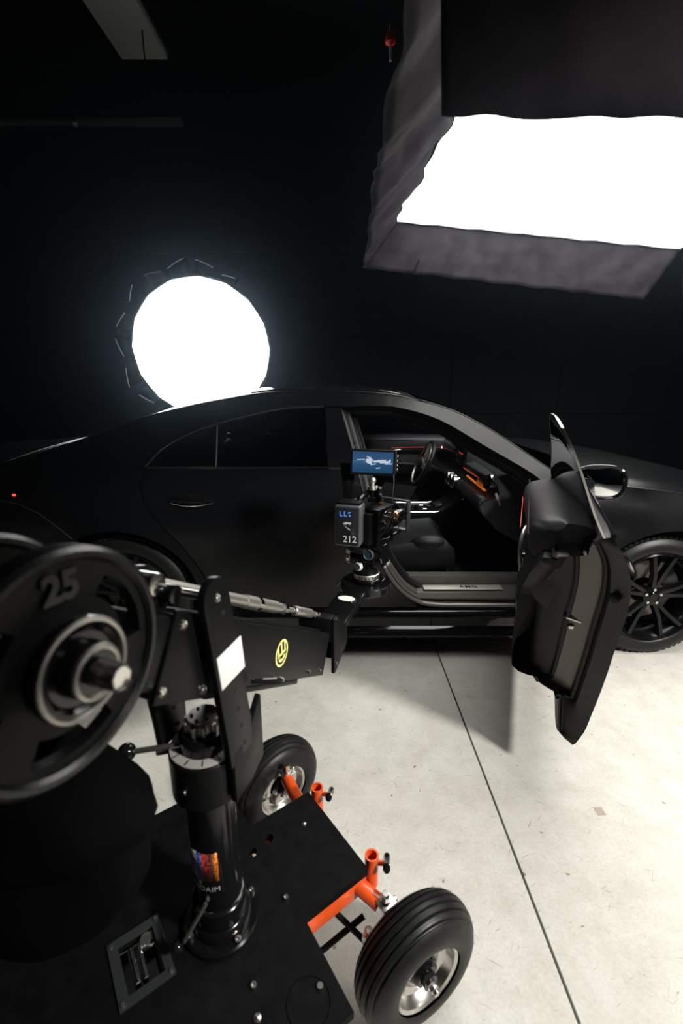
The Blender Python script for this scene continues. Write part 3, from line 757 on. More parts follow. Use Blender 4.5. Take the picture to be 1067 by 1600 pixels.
for X in (0.0, 2.73):
    for s in (-1, 1): make_wheel(X, s)
    # arch liner
    for s in (-1, 1):
        part('arch_liner', MB().grid([[(X + .395 * math.cos(R(a)), s * y_, .33 + .395 * math.sin(R(a))) for y_ in (.865, .52)] for a in range(-20, 201, 10)]), 'interior_dark', CAR, solid=.004)
part('underbody', MB().box((1.35, 0, .17), (1.75, 1.50, .06)).box((1.35, 0, .20), (4.3, 1.0, .06)), 'interior_dark', CAR)
part('engine_bay', MB().box((2.95, 0, .50), (1.1, 1.0, .45)), 'interior_dark', CAR)
part('boot_floor', MB().box((-.55, 0, .50), (.8, 1.0, .45)), 'interior_dark', CAR)

# ---------------------------------------------------------------- front door aperture and sill
ap = [p for p in bpf] + [(2.10, .277), (2.19, .300), (2.24, .365), (2.253, .5), (2.233, .72), (2.168, .86)] + list(reversed(open_top))
ap = [(p[0], p[1]) for p in densify(ap, .05)]
def ap_loop(inset, depth): return [(p.x, -(W(p.x, p.y) - depth), p.y) for p in offset_poly(ap, inset)]
apo = part('door_aperture', MB().loft([ap_loop(-.004, .010), ap_loop(.006, .018), ap_loop(.022, .045), ap_loop(.034, .05), ap_loop(.040, .085), ap_loop(.055, .10)]), 'black_plastic', CAR, ang=25)
low = [i for i, p in enumerate(ap) if p[1] < .52]
_lv = [ap_loop(-.0045, .008), ap_loop(.006, .016), ap_loop(.022, .043), ap_loop(.034, .048), ap_loop(.039, .083)]
part('sill_jamb', MB().grid([[L[i] for i in low] for L in _lv]), 'jamb_grey', apo, ang=25, solid=.003)
part('door_seal', MB().tube(ap_loop(.050, .105), .013, n=8, closed=True), 'car_rubber', apo)
part('door_seal', MB().tube(ap_loop(.012, .03), .006, n=6, closed=True), 'car_rubber', apo)
ap2 = ap_loop(.055, .10); part('aperture_lining', MB().loft([ap2, [(x, y + .06, z) for x, y, z in ap_loop(.065, .10)]]), 'soft_plastic', apo, ang=25)
# sill step and tread plate with lettering
st = MB().grid([[(X, -y, z) for y, z in ((.862, .318), (.845, .342), (.80, .350), (.765, .352), (.76, .40), (.70, .40))] for X in (1.42, 1.6, 1.8, 2.0, 2.16)])
part('sill', st, 'jamb_grey', apo, ang=25)
tpm = part('tread_plate', MB().box((1.75, -.802, .354), (.42, .055, .006)), 'tread_metal', apo, bevel=.002)
part('lettering', text_mb('AMG', .042, Matrix.Translation((1.78, -.803, .3575)), .0004, 1.1, .0006), 'black_plastic', apo)

# ---------------------------------------------------------------- open front door (hinged at its front edge)
HX, HW = 2.285, .885
fdp = catmull([Vector((x, z, 0)) for x, z in [(2.275, .27), (2.29, .5), (2.275, .72), (2.235, .86), (2.17, .945), (2.06, .985), (1.8, .998), (1.5, 1.002), (1.24, 1.004), (1.195, .985), (1.2, .93), (1.24, .80), (1.285, .65), (1.315, .52), (1.34, .42), (1.36, .32), (1.365, .225), (1.39, .172), (1.6, .172), (1.9, .18), (2.2, .195)]], 4, True)
fdp = [(p.x, p.y) for p in fdp]
fdp = [(p[0], p[1]) for p in densify(fdp, .05)]
def dl(p): return Vector((p[0] - HX, p[1] + HW, p[2]))          # car -> door coordinates
def door_loop(inset, depth, top_in=0.0, bot_in=0.0, poly=None):
    out = []
    for p, q in zip(fdp, offset_poly(fdp, inset)):
        z = q.y
        if bot_in: z = max(z, bot_in)
        if top_in: z = min(z, top_in)
        out.append(dl((q.x, -(W(p[0], p[1]) - depth), z)))
    return out
DOOR_ANGLE = R(68)
def make_front_door(open_):
    vs_, fs_, loops = fill2d(fdp, [], .05)
    m = MB().add([dl((p[0], -W(p[0], p[1]), p[1])) for p in vs_], fs_)
    d = part('front_door', m, 'matte_paint', CAR, ang=40)
    d.location = (HX, -HW, 0)
    part('shut_face', MB().loft([door_loop(0, 0), door_loop(.006, .008), door_loop(.012, .02), door_loop(.035, .045), door_loop(.065, .052, 0, .33)]), 'shut_paint', d, ang=30)
    part('shut_step', MB().loft([door_loop(.065, .052, 0, .33), door_loop(.078, .060, 0, .345), door_loop(.086, .10, .985, .36), door_loop(.092, .128, .975, .375), door_loop(.104, .132, .97, .385)]), 'jamb_grey', d, ang=30)
    part('weather_seal', MB().tube(door_loop(.066, .056, 0, .335), .011, n=8, closed=True), 'car_rubber', d)
    part('weather_seal', MB().tube(door_loop(.098, .130, .972, .38), .010, n=8, closed=True), 'car_rubber', d)
    # trim panel: leather upper, recessed middle, lower pocket
    tl = [door_loop(.100, .128, .93, .39), door_loop(.098, .160, .91, .39), door_loop(.104, .192, .85, .395), door_loop(.125, .215, .78, .41), door_loop(.17, .222, .74, .45), door_loop(.22, .216, .70, .50)]
    part('trim_panel', MB().loft(tl, cap1=True), 'soft_plastic', d, ang=40)
    ut = []
    for k in range(25):   # padded leather shoulder of the door, cut off at its rear end
        t = k / 24; X = 1.255 + (1.97 - 1.255) * t; zt_ = 1.004 + .008 * math.sin(PI * t); e = .72 + .28 * math.sin(PI / 2 * min(1, t / .16)); w_ = .205 * e + .030 * t
        sec = catmull([Vector((dd, zz, 0)) for dd, zz in ((.035, -.030), (.050, -.004), (.11, .002), (w_ * .80, -.010), (w_ * .95, -.030), (w_ * 1.0, -.060), (w_ * 1.0, -.10), (w_ * .96, -.135), (w_ * .80, -.140), (.10, -.10), (.06, -.08))], 3, True)
        ut.append([dl((X + .05 * (1 - e) * (q.x / .2), -(W(X, .99) - q.x), zt_ + q.y)) for q in sec])
    part('upper_trim', MB().loft(ut, True, True), 'lit_door_leather', d, ang=50)
    part('light_strip', MB().tube([dl((1.50 + .48 * k / 20, -(W(1.5 + .48 * k / 20, .99) - .237), .912 + .006 * math.sin(PI * k / 20))) for k in range(21)], .0018, n=6), 'red_ambient', d)
    part('stitching', MB().tube([dl((1.225 + .88 * k / 20, -(W(1.3 + .72 * k / 20, .99) - .216), .972)) for k in range(21)], .0025, n=5), 'black_plastic', d)
    mp = MB()
    mp.grid([[dl((X, -(W(X, .85) - dd), zz)) for dd, zz in ((.222, .905), (.230, .86), (.226, .80))] for X in [1.52 + .46 * k / 14 for k in range(15)]])
    part('metal_inlay', mp, 'inlay_grey', d, solid=.03)
    for k, (X, z) in enumerate(((1.80, .872), (1.70, .862))):
        part('release_handle' if k == 0 else 'seat_switch', MB().box(dl((X, -(W(X, .85) - .250), z)), (.07 - .03 * k, .022, .03), Matrix.Rotation(.2, 3, 'Y')), 'gloss_black', d, bevel=.006)
    ar = []
    for k in range(15):   # armrest wedge
        t = k / 14; X = 1.36 + .60 * t; wd = .092 * math.sin(PI * min(1, .18 + t * .75)) ** .6; zc = .812 - .045 * t
        ar.append([dl((X, -(W(X, .75) - dd), zz)) for dd, zz in ((.16, zc), (.215 + wd * .7, zc + .006), (.215 + wd, zc - .010), (.215 + wd * .9, zc - .045), (.215 + wd * .4, zc - .10), (.20, zc - .13))])
    part('armrest', MB().loft(ar, True, True), 'lit_door_leather', d, ang=50)
    part('window_switch', MB().box(dl((1.55, -(W(1.58, .75) - .275), .806)), (.075, .04, .008)), 'gloss_black', d, bevel=.003)
    part('switch_cap', MB().box(dl((1.55, -(W(1.58, .75) - .272), .812)), (.03, .016, .006)), 'chrome', d, bevel=.002)
    part('pull_handle', MB().tube([dl((X, -(W(X, .8) - dd), z)) for X, dd, z in catmull([Vector(q) for q in ((1.46, .290, .765), (1.475, .298, .83), (1.51, .295, .878), (1.58, .28, .895), (1.68, .235, .88))], 5)], .008, n=8), 'satin_steel', d)
    part('speaker', MB().cyl(dl((2.0, -(W(2, .5) - .222), .52)), dl((2.0, -(W(2, .5) - .234), .52)), .085, n=32), 'black_plastic', d, bevel=.004)
    # frameless window
    zo = lambda X: pchip([p[0] for p in open_top], [p[1] for p in open_top], X) + .022
    gp = [(1.205, .99)] + [(1.205 + (1.123 - 1.205) * k / 8, .99 + (zo(1.15) - .05 - .99) * k / 8) for k in range(1, 9)] + [(1.128, zo(1.15) - .022), (1.145, zo(1.15) - .006), (1.17, zo(1.17))] + [(1.17 + (2.04 - 1.17) * k / 16, zo(1.17 + (2.04 - 1.17) * k / 16)) for k in range(1, 17)] + [(2.09, .985)]
    gl_ = lambda p: .05 * max(0, p[1] - 1.0) / .3 - .10 * (max(0, p[0] - 1.2) / .85) ** 1.6
    gv, gf, gl = fill2d(gp, [], .06)
    gm = MB().add([dl((p[0], -(W(p[0], p[1]) - .022 + gl_(p)), p[1])) for p in gv], gf)
    gm.add([dl((p[0], -(W(p[0], p[1]) - .027 + gl_(p)), p[1])) for p in gv], gf)
    gw = part('window_glass', gm, 'door_glass', d, ang=60, recalc=False)
    ge = MB(); ge.loft([[dl((p[0], -(W(p[0], p[1]) - .0215 + gl_(p)), p[1])) for p in gl[0]], [dl((p[0], -(W(p[0], p[1]) - .0275 + gl_(p)), p[1])) for p in gl[0]]])
    part('glass_edge', ge, 'steel', d)
    part('belt_trim', MB().tube([dl((1.2 + .88 * k / 20, -(W(1.2 + .88 * k / 20, .998) + .001), .999 - .012 * (k / 20) ** 3)) for k in range(21)], .008, n=6), 'gloss_black', d)
    part('outer_handle', MB().sphere(dl((1.36, -(W(1.36, .86) + .012), .865)), .1, 16, 8, (1.05, .14, .22)), 'black_alloy', d)
    # latch with two screws on the shut face
    ex = dl((1.405, -(W(1.3, .68) - .115), .66))
    part('latch', MB().box(ex + Vector((-.022, 0, 0)), (.02, .060, .022), Matrix.Rotation(.2, 3, 'X')), 'gloss_black', d, bevel=.004)
    part('latch_jaw', MB().box(ex + Vector((-.030, .0, -.006)), (.012, .045, .005), Matrix.Rotation(.2, 3, 'X')), 'chrome', d)
    for dz, dy in ((.036, .006), (-.034, .004)):
        part('screw', MB().cyl(ex + Vector((-.012, dy, dz)), ex + Vector((-.030, dy, dz)), .0085, n=14), 'steel', d, bevel=.002)
    part('bump_stop', MB().cyl(dl((1.262, -(W(1.25, .80) - .036), .80)), dl((1.244, -(W(1.25, .80) - .036), .803)), .014, n=16), 'rubber', d)
    # mirror: body shell, glass and arm
    mc = Vector(dl((2.10, -.905, .985)))
    sh_ = []
    for k in range(9):
        t = k / 8; x = .018 - t * .0 ; q = [1.0, 1.0, .99, .95, .88, .76, .60, .38, .05][k]
        sh_.append([mc + Vector((-.03 + .012 * k, (.105 * q) * math.copysign(abs(math.cos(a)) ** .75, math.cos(a)) - .012 * k * .5, (.072 * q) * math.copysign(abs(math.sin(a)) ** .8, math.sin(a)) * (1 - .12 * math.cos(a)))) for a in [2 * PI * j / 28 for j in range(28)]])
    mo = part('mirror_housing', MB().loft(sh_, cap1=True), 'black_alloy', d, ang=50)
    part('mirror_rim', MB().tube(sh_[0], .0065, n=8, closed=True), 'gloss_black', d)
    mg = []     # slightly domed glass
    for q in (.02, .25, .5, .75, .93): mg.append([mc + Vector((-.026 - .016 * (1 - (q / .93) ** 2), (p - mc).y * q, (p - mc).z * q * .97)) for p in sh_[0]])
    part('mirror_glass', MB().loft(mg, cap0=True), 'mirror', d, ang=60)
    part('mirror_arm', MB().loft([[mc + Vector((.02 + .03 * c1, .10, -.055 + .012 * c2)) for c1, c2 in ((-1, -1), (1, -1), (1, 1), (-1, 1))], [mc + Vector((.03 + .03 * c1, .20, -.07 + .012 * c2)) for c1, c2 in ((-1, -1), (1, -1), (1, 1), (-1, 1))]], True, True), 'black_plastic', d, bevel=.004)
    return d
fd = make_front_door(True); fd.rotation_euler = (0, 0, DOOR_ANGLE)
fd2 = copy_tree(fd, CAR); fd2.location = (HX, HW, 0); fd2.rotation_euler = (0, 0, 0); fd2.scale = (1, -1, 1)
for y_, rz_ in ((.45, 0), (.80, 0)):
    part('hinge', MB().box((2.30, -.865, y_), (.05, .05, .05)).cyl((2.285, -.885, y_ - .035), (2.285, -.885, y_ + .035), .014, n=12), 'shut_paint', CAR, bevel=.004)
part('check_strap', MB().tube([(2.28, -.83, .62), (2.22, -.95, .62), (2.17, -1.10, .62)], .008, n=6), 'dark_steel', CAR)

# ---------------------------------------------------------------- cabin
part('cabin_floor', MB().box((1.45, 0, .255), (2.1, 1.56, .03)).box((2.22, 0, .48), (.04, 1.5, .46), Matrix.Rotation(-.25, 3, 'Y')), 'interior_dark', CAR)
rows = [[canopy(X, t) + Vector((0, 0, -.035)) for t in [-.94 + 1.88 * j / 10 for j in range(11)]] for X in [.30 + 1.22 * k / 12 for k in range(13)]]
part('headliner', MB().grid(rows), 'headliner', CAR, solid=.01)
def seat(y0):
    t = bpy.data.objects.new('seat', None)
    cu = MB(); L = []
    for k in range(11):
        X = 1.18 + .56 * k / 10; e = math.sin(PI * min(1, max(0, (k + .6) / 11.2))) ** .35; zt_ = .47 + .075 * (k / 10) - (.055 if k > 9 else 0)
        L.append([(X, y0 + .26 * c1 * (.93 + .07 * e), z) for c1, z in ((-1, zt_ - .13), (-1, zt_ - .02), (-.86, zt_ + .03 * e), (-.62, zt_ - .004), (0, zt_ - .012), (.62, zt_ - .004), (.86, zt_ + .03 * e), (1, zt_ - .02), (1, zt_ - .13))])
    cu.loft(L, True, True)
    s = part('seat', cu, 'leather', CAR, ang=50)
    bk = MB(); L = []
    for k in range(13):
        q = k / 12; X = 1.20 - .26 * q; z = .50 + .62 * q; w = .265 * (1 - .16 * q ** 2) * (.55 if k == 12 else 1); th = .06 * (1 - .35 * q)
        L.append([(X + dx * 1.0 + .02 * abs(c1) ** 2, y0 + w * c1, z + dz) for c1, dx, dz in ((-1, .0, 0), (-.85, th, .0), (-.55, th * .62, 0), (0, th * .55, 0), (.55, th * .62, 0), (.85, th, 0), (1, 0, 0), (.8, -th, 0), (0, -th * 1.1, 0), (-.8, -th, 0))])
    bk.loft(L, True, True); part('backrest', bk, 'leather', s, ang=50)
    part('headrest', MB().sphere((.90, y0, 1.19), .1, 18, 12, (.55, 1.25, .80)), 'leather', s)
    part('bolster', MB().sphere((1.60, y0 - .20, .53), .1, 16, 10, (1.1, .55, .50)), 'leather', s)
    part('seat_base', MB().box((1.45, y0, .34), (.52, .44, .16)), 'black_plastic', s, bevel=.02)
    bpy.data.objects.remove(t); return s
seat(-.40); seat(.40)
part('rear_bench', MB().box((.55, 0, .46), (.5, 1.3, .22)).box((.25, 0, .72), (.16, 1.3, .55), Matrix.Rotation(-.35, 3, 'Y')), 'leather', CAR, bevel=.05, seg=3)
# dashboard body: lofted across the car
D = []
for k in range(17):
    y = -.72 + 1.44 * k / 16; cx = .06 * (y / .72) ** 2
    D.append([(X - cx * .5, y, z) for X, z in ((2.22, .93), (2.12, .955), (2.02, .955), (1.95, .938), (1.925, .915), (1.945, .895), (1.96, .845), (1.93, .815), (1.88, .80), (1.86, .775), (1.88, .735), (1.96, .65), (2.08, .58), (2.2, .56))])
dash = part('dashboard', MB().loft(D, True, True), 'soft_plastic', CAR, ang=40)
bro = MB(); bro.grid([[(X, y, z) for X, z in ((1.872, .815), (1.842, .80), (1.832, .775), (1.85, .742), (1.90, .70))] for y in (-.70, -.5, -.3, -.17)])
part('glove_box', bro, 'leather', dash, ang=50, solid=.012)
part('wide_screen', MB().box((1.905, .20, .955), (.014, .66, .115), Matrix.Rotation(.22, 3, 'Y')), 'gloss_black', dash, bevel=.004)
part('screen_edge', MB().tube([(1.900, -.13, .90), (1.920, -.13, 1.008), (1.920, .53, 1.008), (1.900, .53, .90)], .004, n=6, closed=True), 'steel', dash)
scm = MB()
for k in range(7): scm.box((1.895, -.06 + .03 * (k % 4), .93 + .03 * (k // 4)), (.004, .012, .008), Matrix.Rotation(.22, 3, 'Y'))
part('screen_icons', scm, 'red_ambient', dash)
def vent(y, x=1.875, z=.80, r=.042):
    v = part('air_vent', MB().lathe([(r * .80, -.02), (r * .82, .012), (r, .018), (r * 1.02, .008), (r * 1.02, -.02)], (x, y, z), (-1, 0, .12), 28), 'steel', dash)
    b = MB()
    for k in range(6):
        a = PI * k / 6; u = Vector((0, math.cos(a), math.sin(a))); b.tube([Vector((x - .008, y, z)) + u * r * .8, Vector((x - .008, y, z)) - u * r * .8], .003, n=6)
    part('vent_blade', b.cyl((x - .004, y, z), (x - .016, y, z), r * .28, n=14), 'dark_steel', v)
for y in (-.085, .0, .085): vent(y, 1.855, .775)
vent(-.625, 1.915, .885, .046); vent(.625, 1.915, .885, .046)
part('passenger_shelf', MB().box((1.915, -.40, .905), (.07, .42, .05), Matrix.Rotation(-.15, 3, 'Y')), 'soft_plastic', dash, bevel=.012)
part('light_strip', MB().tube([(1.882, -.18, .888), (1.882, -.40, .888), (1.888, -.58, .888)], .0038, n=6), 'red_ambient', dash)
part('light_strip', MB().tube([(1.90, -.20, .842), (1.895, -.40, .840), (1.89, -.60, .838)], .006, n=6), 'orange_ambient', dash)
part('light_strip', MB().box((1.93, -.69, .80), (.05, .008, .022)), 'orange_ambient', dash)
part('end_trim', MB().box((1.925, -.715, .815), (.012, .012, .07), Matrix.Rotation(-.4, 3, 'Y')), 'satin_steel', dash)
dv = MB()
for k in range(5): dv.box((1.885, -.47 - .025 * k, .865), (.006, .004, .045), Matrix.Rotation(.3, 3, 'X'))
part('vent_blade', dv, 'steel', dash)
# instrument hood detail and steering wheel
part('trim_strip', MB().tube([(1.852, -.16, .735), (1.86, -.20, .715), (1.88, -.22, .69)], .006, n=6), 'chrome', dash)
swc = Vector((1.715, .37, .815)); swx = Vector((-math.cos(R(24)), 0, math.sin(R(24))))    # axis towards the driver
u = Vector((0, 1, 0)); v = swx.cross(u)
ringp = [swc + (u * math.cos(a) + v * math.sin(a) * (.94 if math.sin(a) * v.z < -.6 else 1.0)) * .182 for a in [2 * PI * k / 48 for k in range(48)]]
sw = part('steering_wheel', MB().tube(ringp, .0165, n=10, closed=True), 'leather', CAR)
part('rim_trim', MB().tube([swc + (p - swc) * .88 + swx * .008 for p in ringp], .0085, n=6, closed=True), 'satin_steel', sw)
part('airbag_hub', MB().sphere(swc + swx * .005, .1, 18, 10, (.34, .62, .60)), 'dark_frame', sw)
part('badge', MB().lathe([(.0, .0), (.026, 0), (.028, .004), (.024, .007), (0, .007)], swc + swx * .036, swx, 24), 'chrome', sw)
for a in (0, PI, -PI / 2 - .25, -PI / 2 + .25):
    q = u * math.cos(a) + v * math.sin(a); w_ = swx.cross(q)
    part('spoke', MB().loft([[swc + q * r + w_ * hw * c1 + swx * (.008 + .007 * c2) for c1, c2 in ((-1, -1), (1, -1), (1, 1), (-1, 1))] for r, hw in ((.05, .022), (.12, .016), (.172, .014))], True, True), 'satin_steel', sw)
part('column', MB().cyl(swc - swx * .02, swc - swx * .26, .04, n=18), 'black_plastic', sw)
part('stalk', MB().tube([swc - swx * .06, swc - swx * .05 + u * -.10, swc - swx * .03 + u * -.16], .007, n=8), 'steel', sw)
# centre console
cn = MB(); L = []
for k in range(13):
    X = 1.20 + .70 * k / 12; zt_ = .585 + .0 * k + (.09 * max(0, (k - 8) / 4) ** 2); w = .13 + .015 * math.sin(PI * k / 12)
    L.append([(X, c1 * w, z) for c1, z in ((-1, .30), (-1.02, zt_ - .04), (-.9, zt_ - .005), (0, zt_), (.9, zt_ - .005), (1.02, zt_ - .04), (1, .30))])
con = part('centre_console', cn.loft(L, True, True), 'black_plastic', CAR, ang=40)
part('console_trim', MB().tube([(1.40 + .46 * k / 10, -.128, .583 + (.07 * max(0, (k - 7) / 3) ** 2)) for k in range(11)], .0032, n=6), 'chrome', con)
part('console_trim', MB().tube([(1.40 + .46 * k / 10, .128, .583 + (.07 * max(0, (k - 7) / 3) ** 2)) for k in range(11)], .006, n=6), 'chrome', con)
part('cup_holder', MB().tube([(1.66 + .055 * math.cos(a), -.04 + .05 * math.sin(a), .594) for a in [2 * PI * k / 20 for k in range(20)]], .005, n=6, closed=True), 'chrome', con)
part('touch_pad', MB().box((1.50, 0, .593), (.09, .085, .012)), 'gloss_black', con, bevel=.004)
part('selector', MB().box((1.76, -.02, .61), (.05, .10, .012), Matrix.Rotation(-.3, 3, 'Y')), 'steel', con, bevel=.004)
part('armrest', MB().box((1.28, 0, .63), (.22, .20, .07)), 'leather', con, bevel=.02)

# ================================================================ CAMERA DOLLY
DL = thing('camera_dolly', 'low black camera dolly with orange chassis and rubber tyres', 'dolly', (-.439, .596, 0), R(36.4))
DZ = .30
# deck: wide board with a narrower nose; x forward, y to the left
def hole_poly(cx, cy, r, n=20): return [(cx + r * math.cos(2 * PI * k / n), cy + r * math.sin(2 * PI * k / n)) for k in range(n)]
deck = [(-.60, -.31), (.345, -.31), (.353, -.131), (.527, -.131), (.527, .131), (.353, .131), (.345, .31), (-.60, .31)]
nose = [(.345, -.131), (.527, -.131), (.527, .131), (.345, .131)]
def board(name, outl, holes, z, t, material, bev=True):
    vs_, fs_, lp = fill2d(outl, holes, .09)
    m = MB().add([(p[0], p[1], z) for p in vs_], fs_).add([(p[0], p[1], z - t) for p in vs_], [tuple(reversed(f)) for f in fs_])
    for L in lp: m.loft([[(p[0], p[1], z) for p in L], [(p[0], p[1], z - t) for p in L]])
    return part(name, m, material, DL, ang=30)
hx0, hx1, hy0, hy1 = .022, .088, -.048, .046
hatch_hole = [(hx0, hy0), (hx1, hy0), (hx1, hy1), (hx0, hy1)]
board('deck_board', deck, [hole_poly(.293, .245, .038), hole_poly(.30, .012 + .0, .001) if False else hole_poly(.325, .066, .012), hole_poly(.374, .075, .012), hatch_hole], DZ, .018, 'deck_black')
# recessed socket in the deck with three screws
part('deck_socket', MB().lathe([(.040, .002), (.040, -.001), (.034, -.002), (.033, -.03), (.020, -.034), (0, -.034)], (.293, .245, DZ), (0, 0, 1), 32), 'gloss_black', DL)
for a in (20, 140, 260):
    part('screw', MB().cyl((.293 + .0365 * math.cos(R(a)), .245 + .0365 * math.sin(R(a)), DZ), (.293 + .0365 * math.cos(R(a)), .245 + .0365 * math.sin(R(a)), DZ + .004), .0042, n=10), 'steel', DL)
part('deck_socket', MB().lathe([(.040, .002), (.040, -.001), (.034, -.002), (.033, -.016), (0, -.016)], (.285, -.252, DZ), (0, 0, 1), 32), 'gloss_black', DL)
part('screw', MB().cyl((.315, -.245, DZ), (.315, -.245, DZ + .006), .006, n=12), 'steel', DL)
# level window: framed plate with bright bars
fp_ = MB(); oq = [(.004, -.064), (.104, -.064), (.104, .063), (.004, .063)]
vs_, fs_, lp = fill2d(oq, [hatch_hole], .04)
fp_.add([(p[0], p[1], DZ + .004) for p in vs_], fs_)
for L in lp: fp_.loft([[(p[0], p[1], DZ + .004) for p in L], [(p[0], p[1], DZ - (.012 if L is lp[1] else 0)) for p in L]])
hf = part('hatch_frame', fp_, 'dark_frame', DL, ang=30)
part('hatch_floor', MB().box((.055, 0, DZ - .03), (.07, .10, .006)), 'gloss_black', hf)
for dx, r in ((.042, .006), (.056, .005)):
    part('hatch_bar', MB().cyl((dx, -.034, DZ - .006), (dx, .034, DZ - .006), r, n=12), 'chrome', hf)
part('hatch_dial', MB().lathe([(0, .002), (.012, .002), (.014, -.003), (.014, -.012)], (.072, .032, DZ - .002), (0, 0, 1), 24), 'steel', hf)
part('hatch_lip', MB().tube([(.085, -.044 + .012 * k, DZ + .001 + .002 * math.sin(PI * k / 7)) for k in range(8)], .003, n=6), 'chrome', hf)
for x, y in ((.011, -.056), (.097, -.056), (.097, .055), (.011, .055)):
    part('screw', MB().cyl((x, y, DZ + .003), (x, y, DZ + .007), .004, n=10), 'steel', hf)
for x, y in ((.20, -.02), (.215, -.17), (.34, -.072), (.24, .09)):
    part('bolt', MB().lathe([(.0055, 0), (.0055, .006), (.003, .006), (.003, .003), (0, .003)], (x, y, DZ), (0, 0, 1), 14), 'steel', DL)
for x, y in ((.465, .055),):
    part('bolt', MB().lathe([(.007, 0), (.006, .003), (0, .004)], (x, y, DZ), (0, 0, 1), 14), 'steel', DL)
part('bolt', MB().lathe([(.008, 0), (.007, .003), (0, .0045)], (.20, -.215, DZ), (0, 0, 1), 16), 'steel', DL)
# chassis: welded orange box section under the nose
CZ = DZ - .018
part('chassis', MB().box((.425, -.120, CZ - .028), (.20, .012, .056)).box((.425, .120, CZ - .028), (.20, .012, .056)).box((.515, 0, CZ - .028), (.012, .24, .056)).box((.315, 0, CZ - .028), (.03, .56, .05)).box((-.33, 0, CZ - .045), (.60, .06, .05)).box((.43, 0, CZ - .006), (.18, .24, .008)), 'orange_paint', DL, bevel=.003)
for s in (-1, 1):
    # angled axle tube from chassis to the wheel bracket
    wy = .262 if s < 0 else .345; yb = wy - .078
    part('axle_tube', MB().cyl((.502, s * .105, CZ - .026), (.528, s * (yb - .012), CZ - .044), .0185, n=18), 'orange_paint', DL)
    br = part('wheel_bracket', MB().box((.535, s * yb, CZ - .030), (.040, .036, .008)).box((.548, s * (yb + .006), CZ - .080), (.030, .010, .10)), 'steel', DL, bevel=.002)
    part('bracket_bolt', MB().cyl((.535, s * yb, CZ - .028), (.535, s * yb, CZ - .002), .0085, n=6).cyl((.535, s * yb, CZ - .026), (.535, s * yb, CZ - .018), .012, n=20), 'steel', br)
    part('lower_clamp', MB().box((.489, s * (yb - .002), CZ - .10), (.026, .026, .022), Matrix.Rotation(.5, 3, 'Z')), 'satin_steel', DL, bevel=.003)
    part('clamp_bolt', MB().cyl((.489, s * (yb - .002), CZ - .10), (.489, s * (yb - .002), CZ - .075), .007, n=8), 'steel', DL)
    part('tie_rod', MB().tube([(.36, s * .115, CZ - .15), (.50, s * .150, CZ - .085)], .007, n=8), 'anodized', DL)
    part('tie_rod', MB().tube([(.44, s * .08, CZ - .075), (.485, s * .19, CZ - .115)], .007, n=8), 'anodized', DL)
    # upright socket on the nose corner with a black clamp knob
    sk = part('post_socket', MB().lathe([(.0165, -.075), (.0165, .012), (.0125, .012), (.0125, -.055), (0, -.055)], (.548, s * .118, DZ), (0, 0, 1), 24), 'orange_paint', DL, ang=30)
    part('socket_rim', MB().lathe([(.0125, .010), (.0125, .013), (.0168, .013), (.0168, .006)], (.548, s * .118, DZ), (0, 0, 1), 24), 'orange_paint', sk)
    ka = Vector((.72, -.69 if s < 0 else -.69, 0)).normalized()
    part('knob_shaft', MB().cyl(Vector((.548, s * .118, DZ - .008)), Vector((.548, s * .118, DZ - .008)) + ka * .034, .006, n=10), 'orange_paint', sk)
    kc = Vector((.548, s * .118, DZ - .006)) + ka * .036
    kr = frame(kc, ka.cross(Vector((0, 0, 1))) * .75 + Vector((0, 0, .45)), Vector((0, 0, 1)).cross(ka))
    part('clamp_knob', MB().loft([[kr @ Vector((x, w * math.cos(a), w * .8 * math.sin(a))) for a in [2 * PI * j / 10 for j in range(10)]] for x, w in ((-.031, .005), (-.027, .0115), (-.010, .0105), (.010, .0105), (.027, .0115), (.031, .005))], True, True), 'gloss_black', sk)
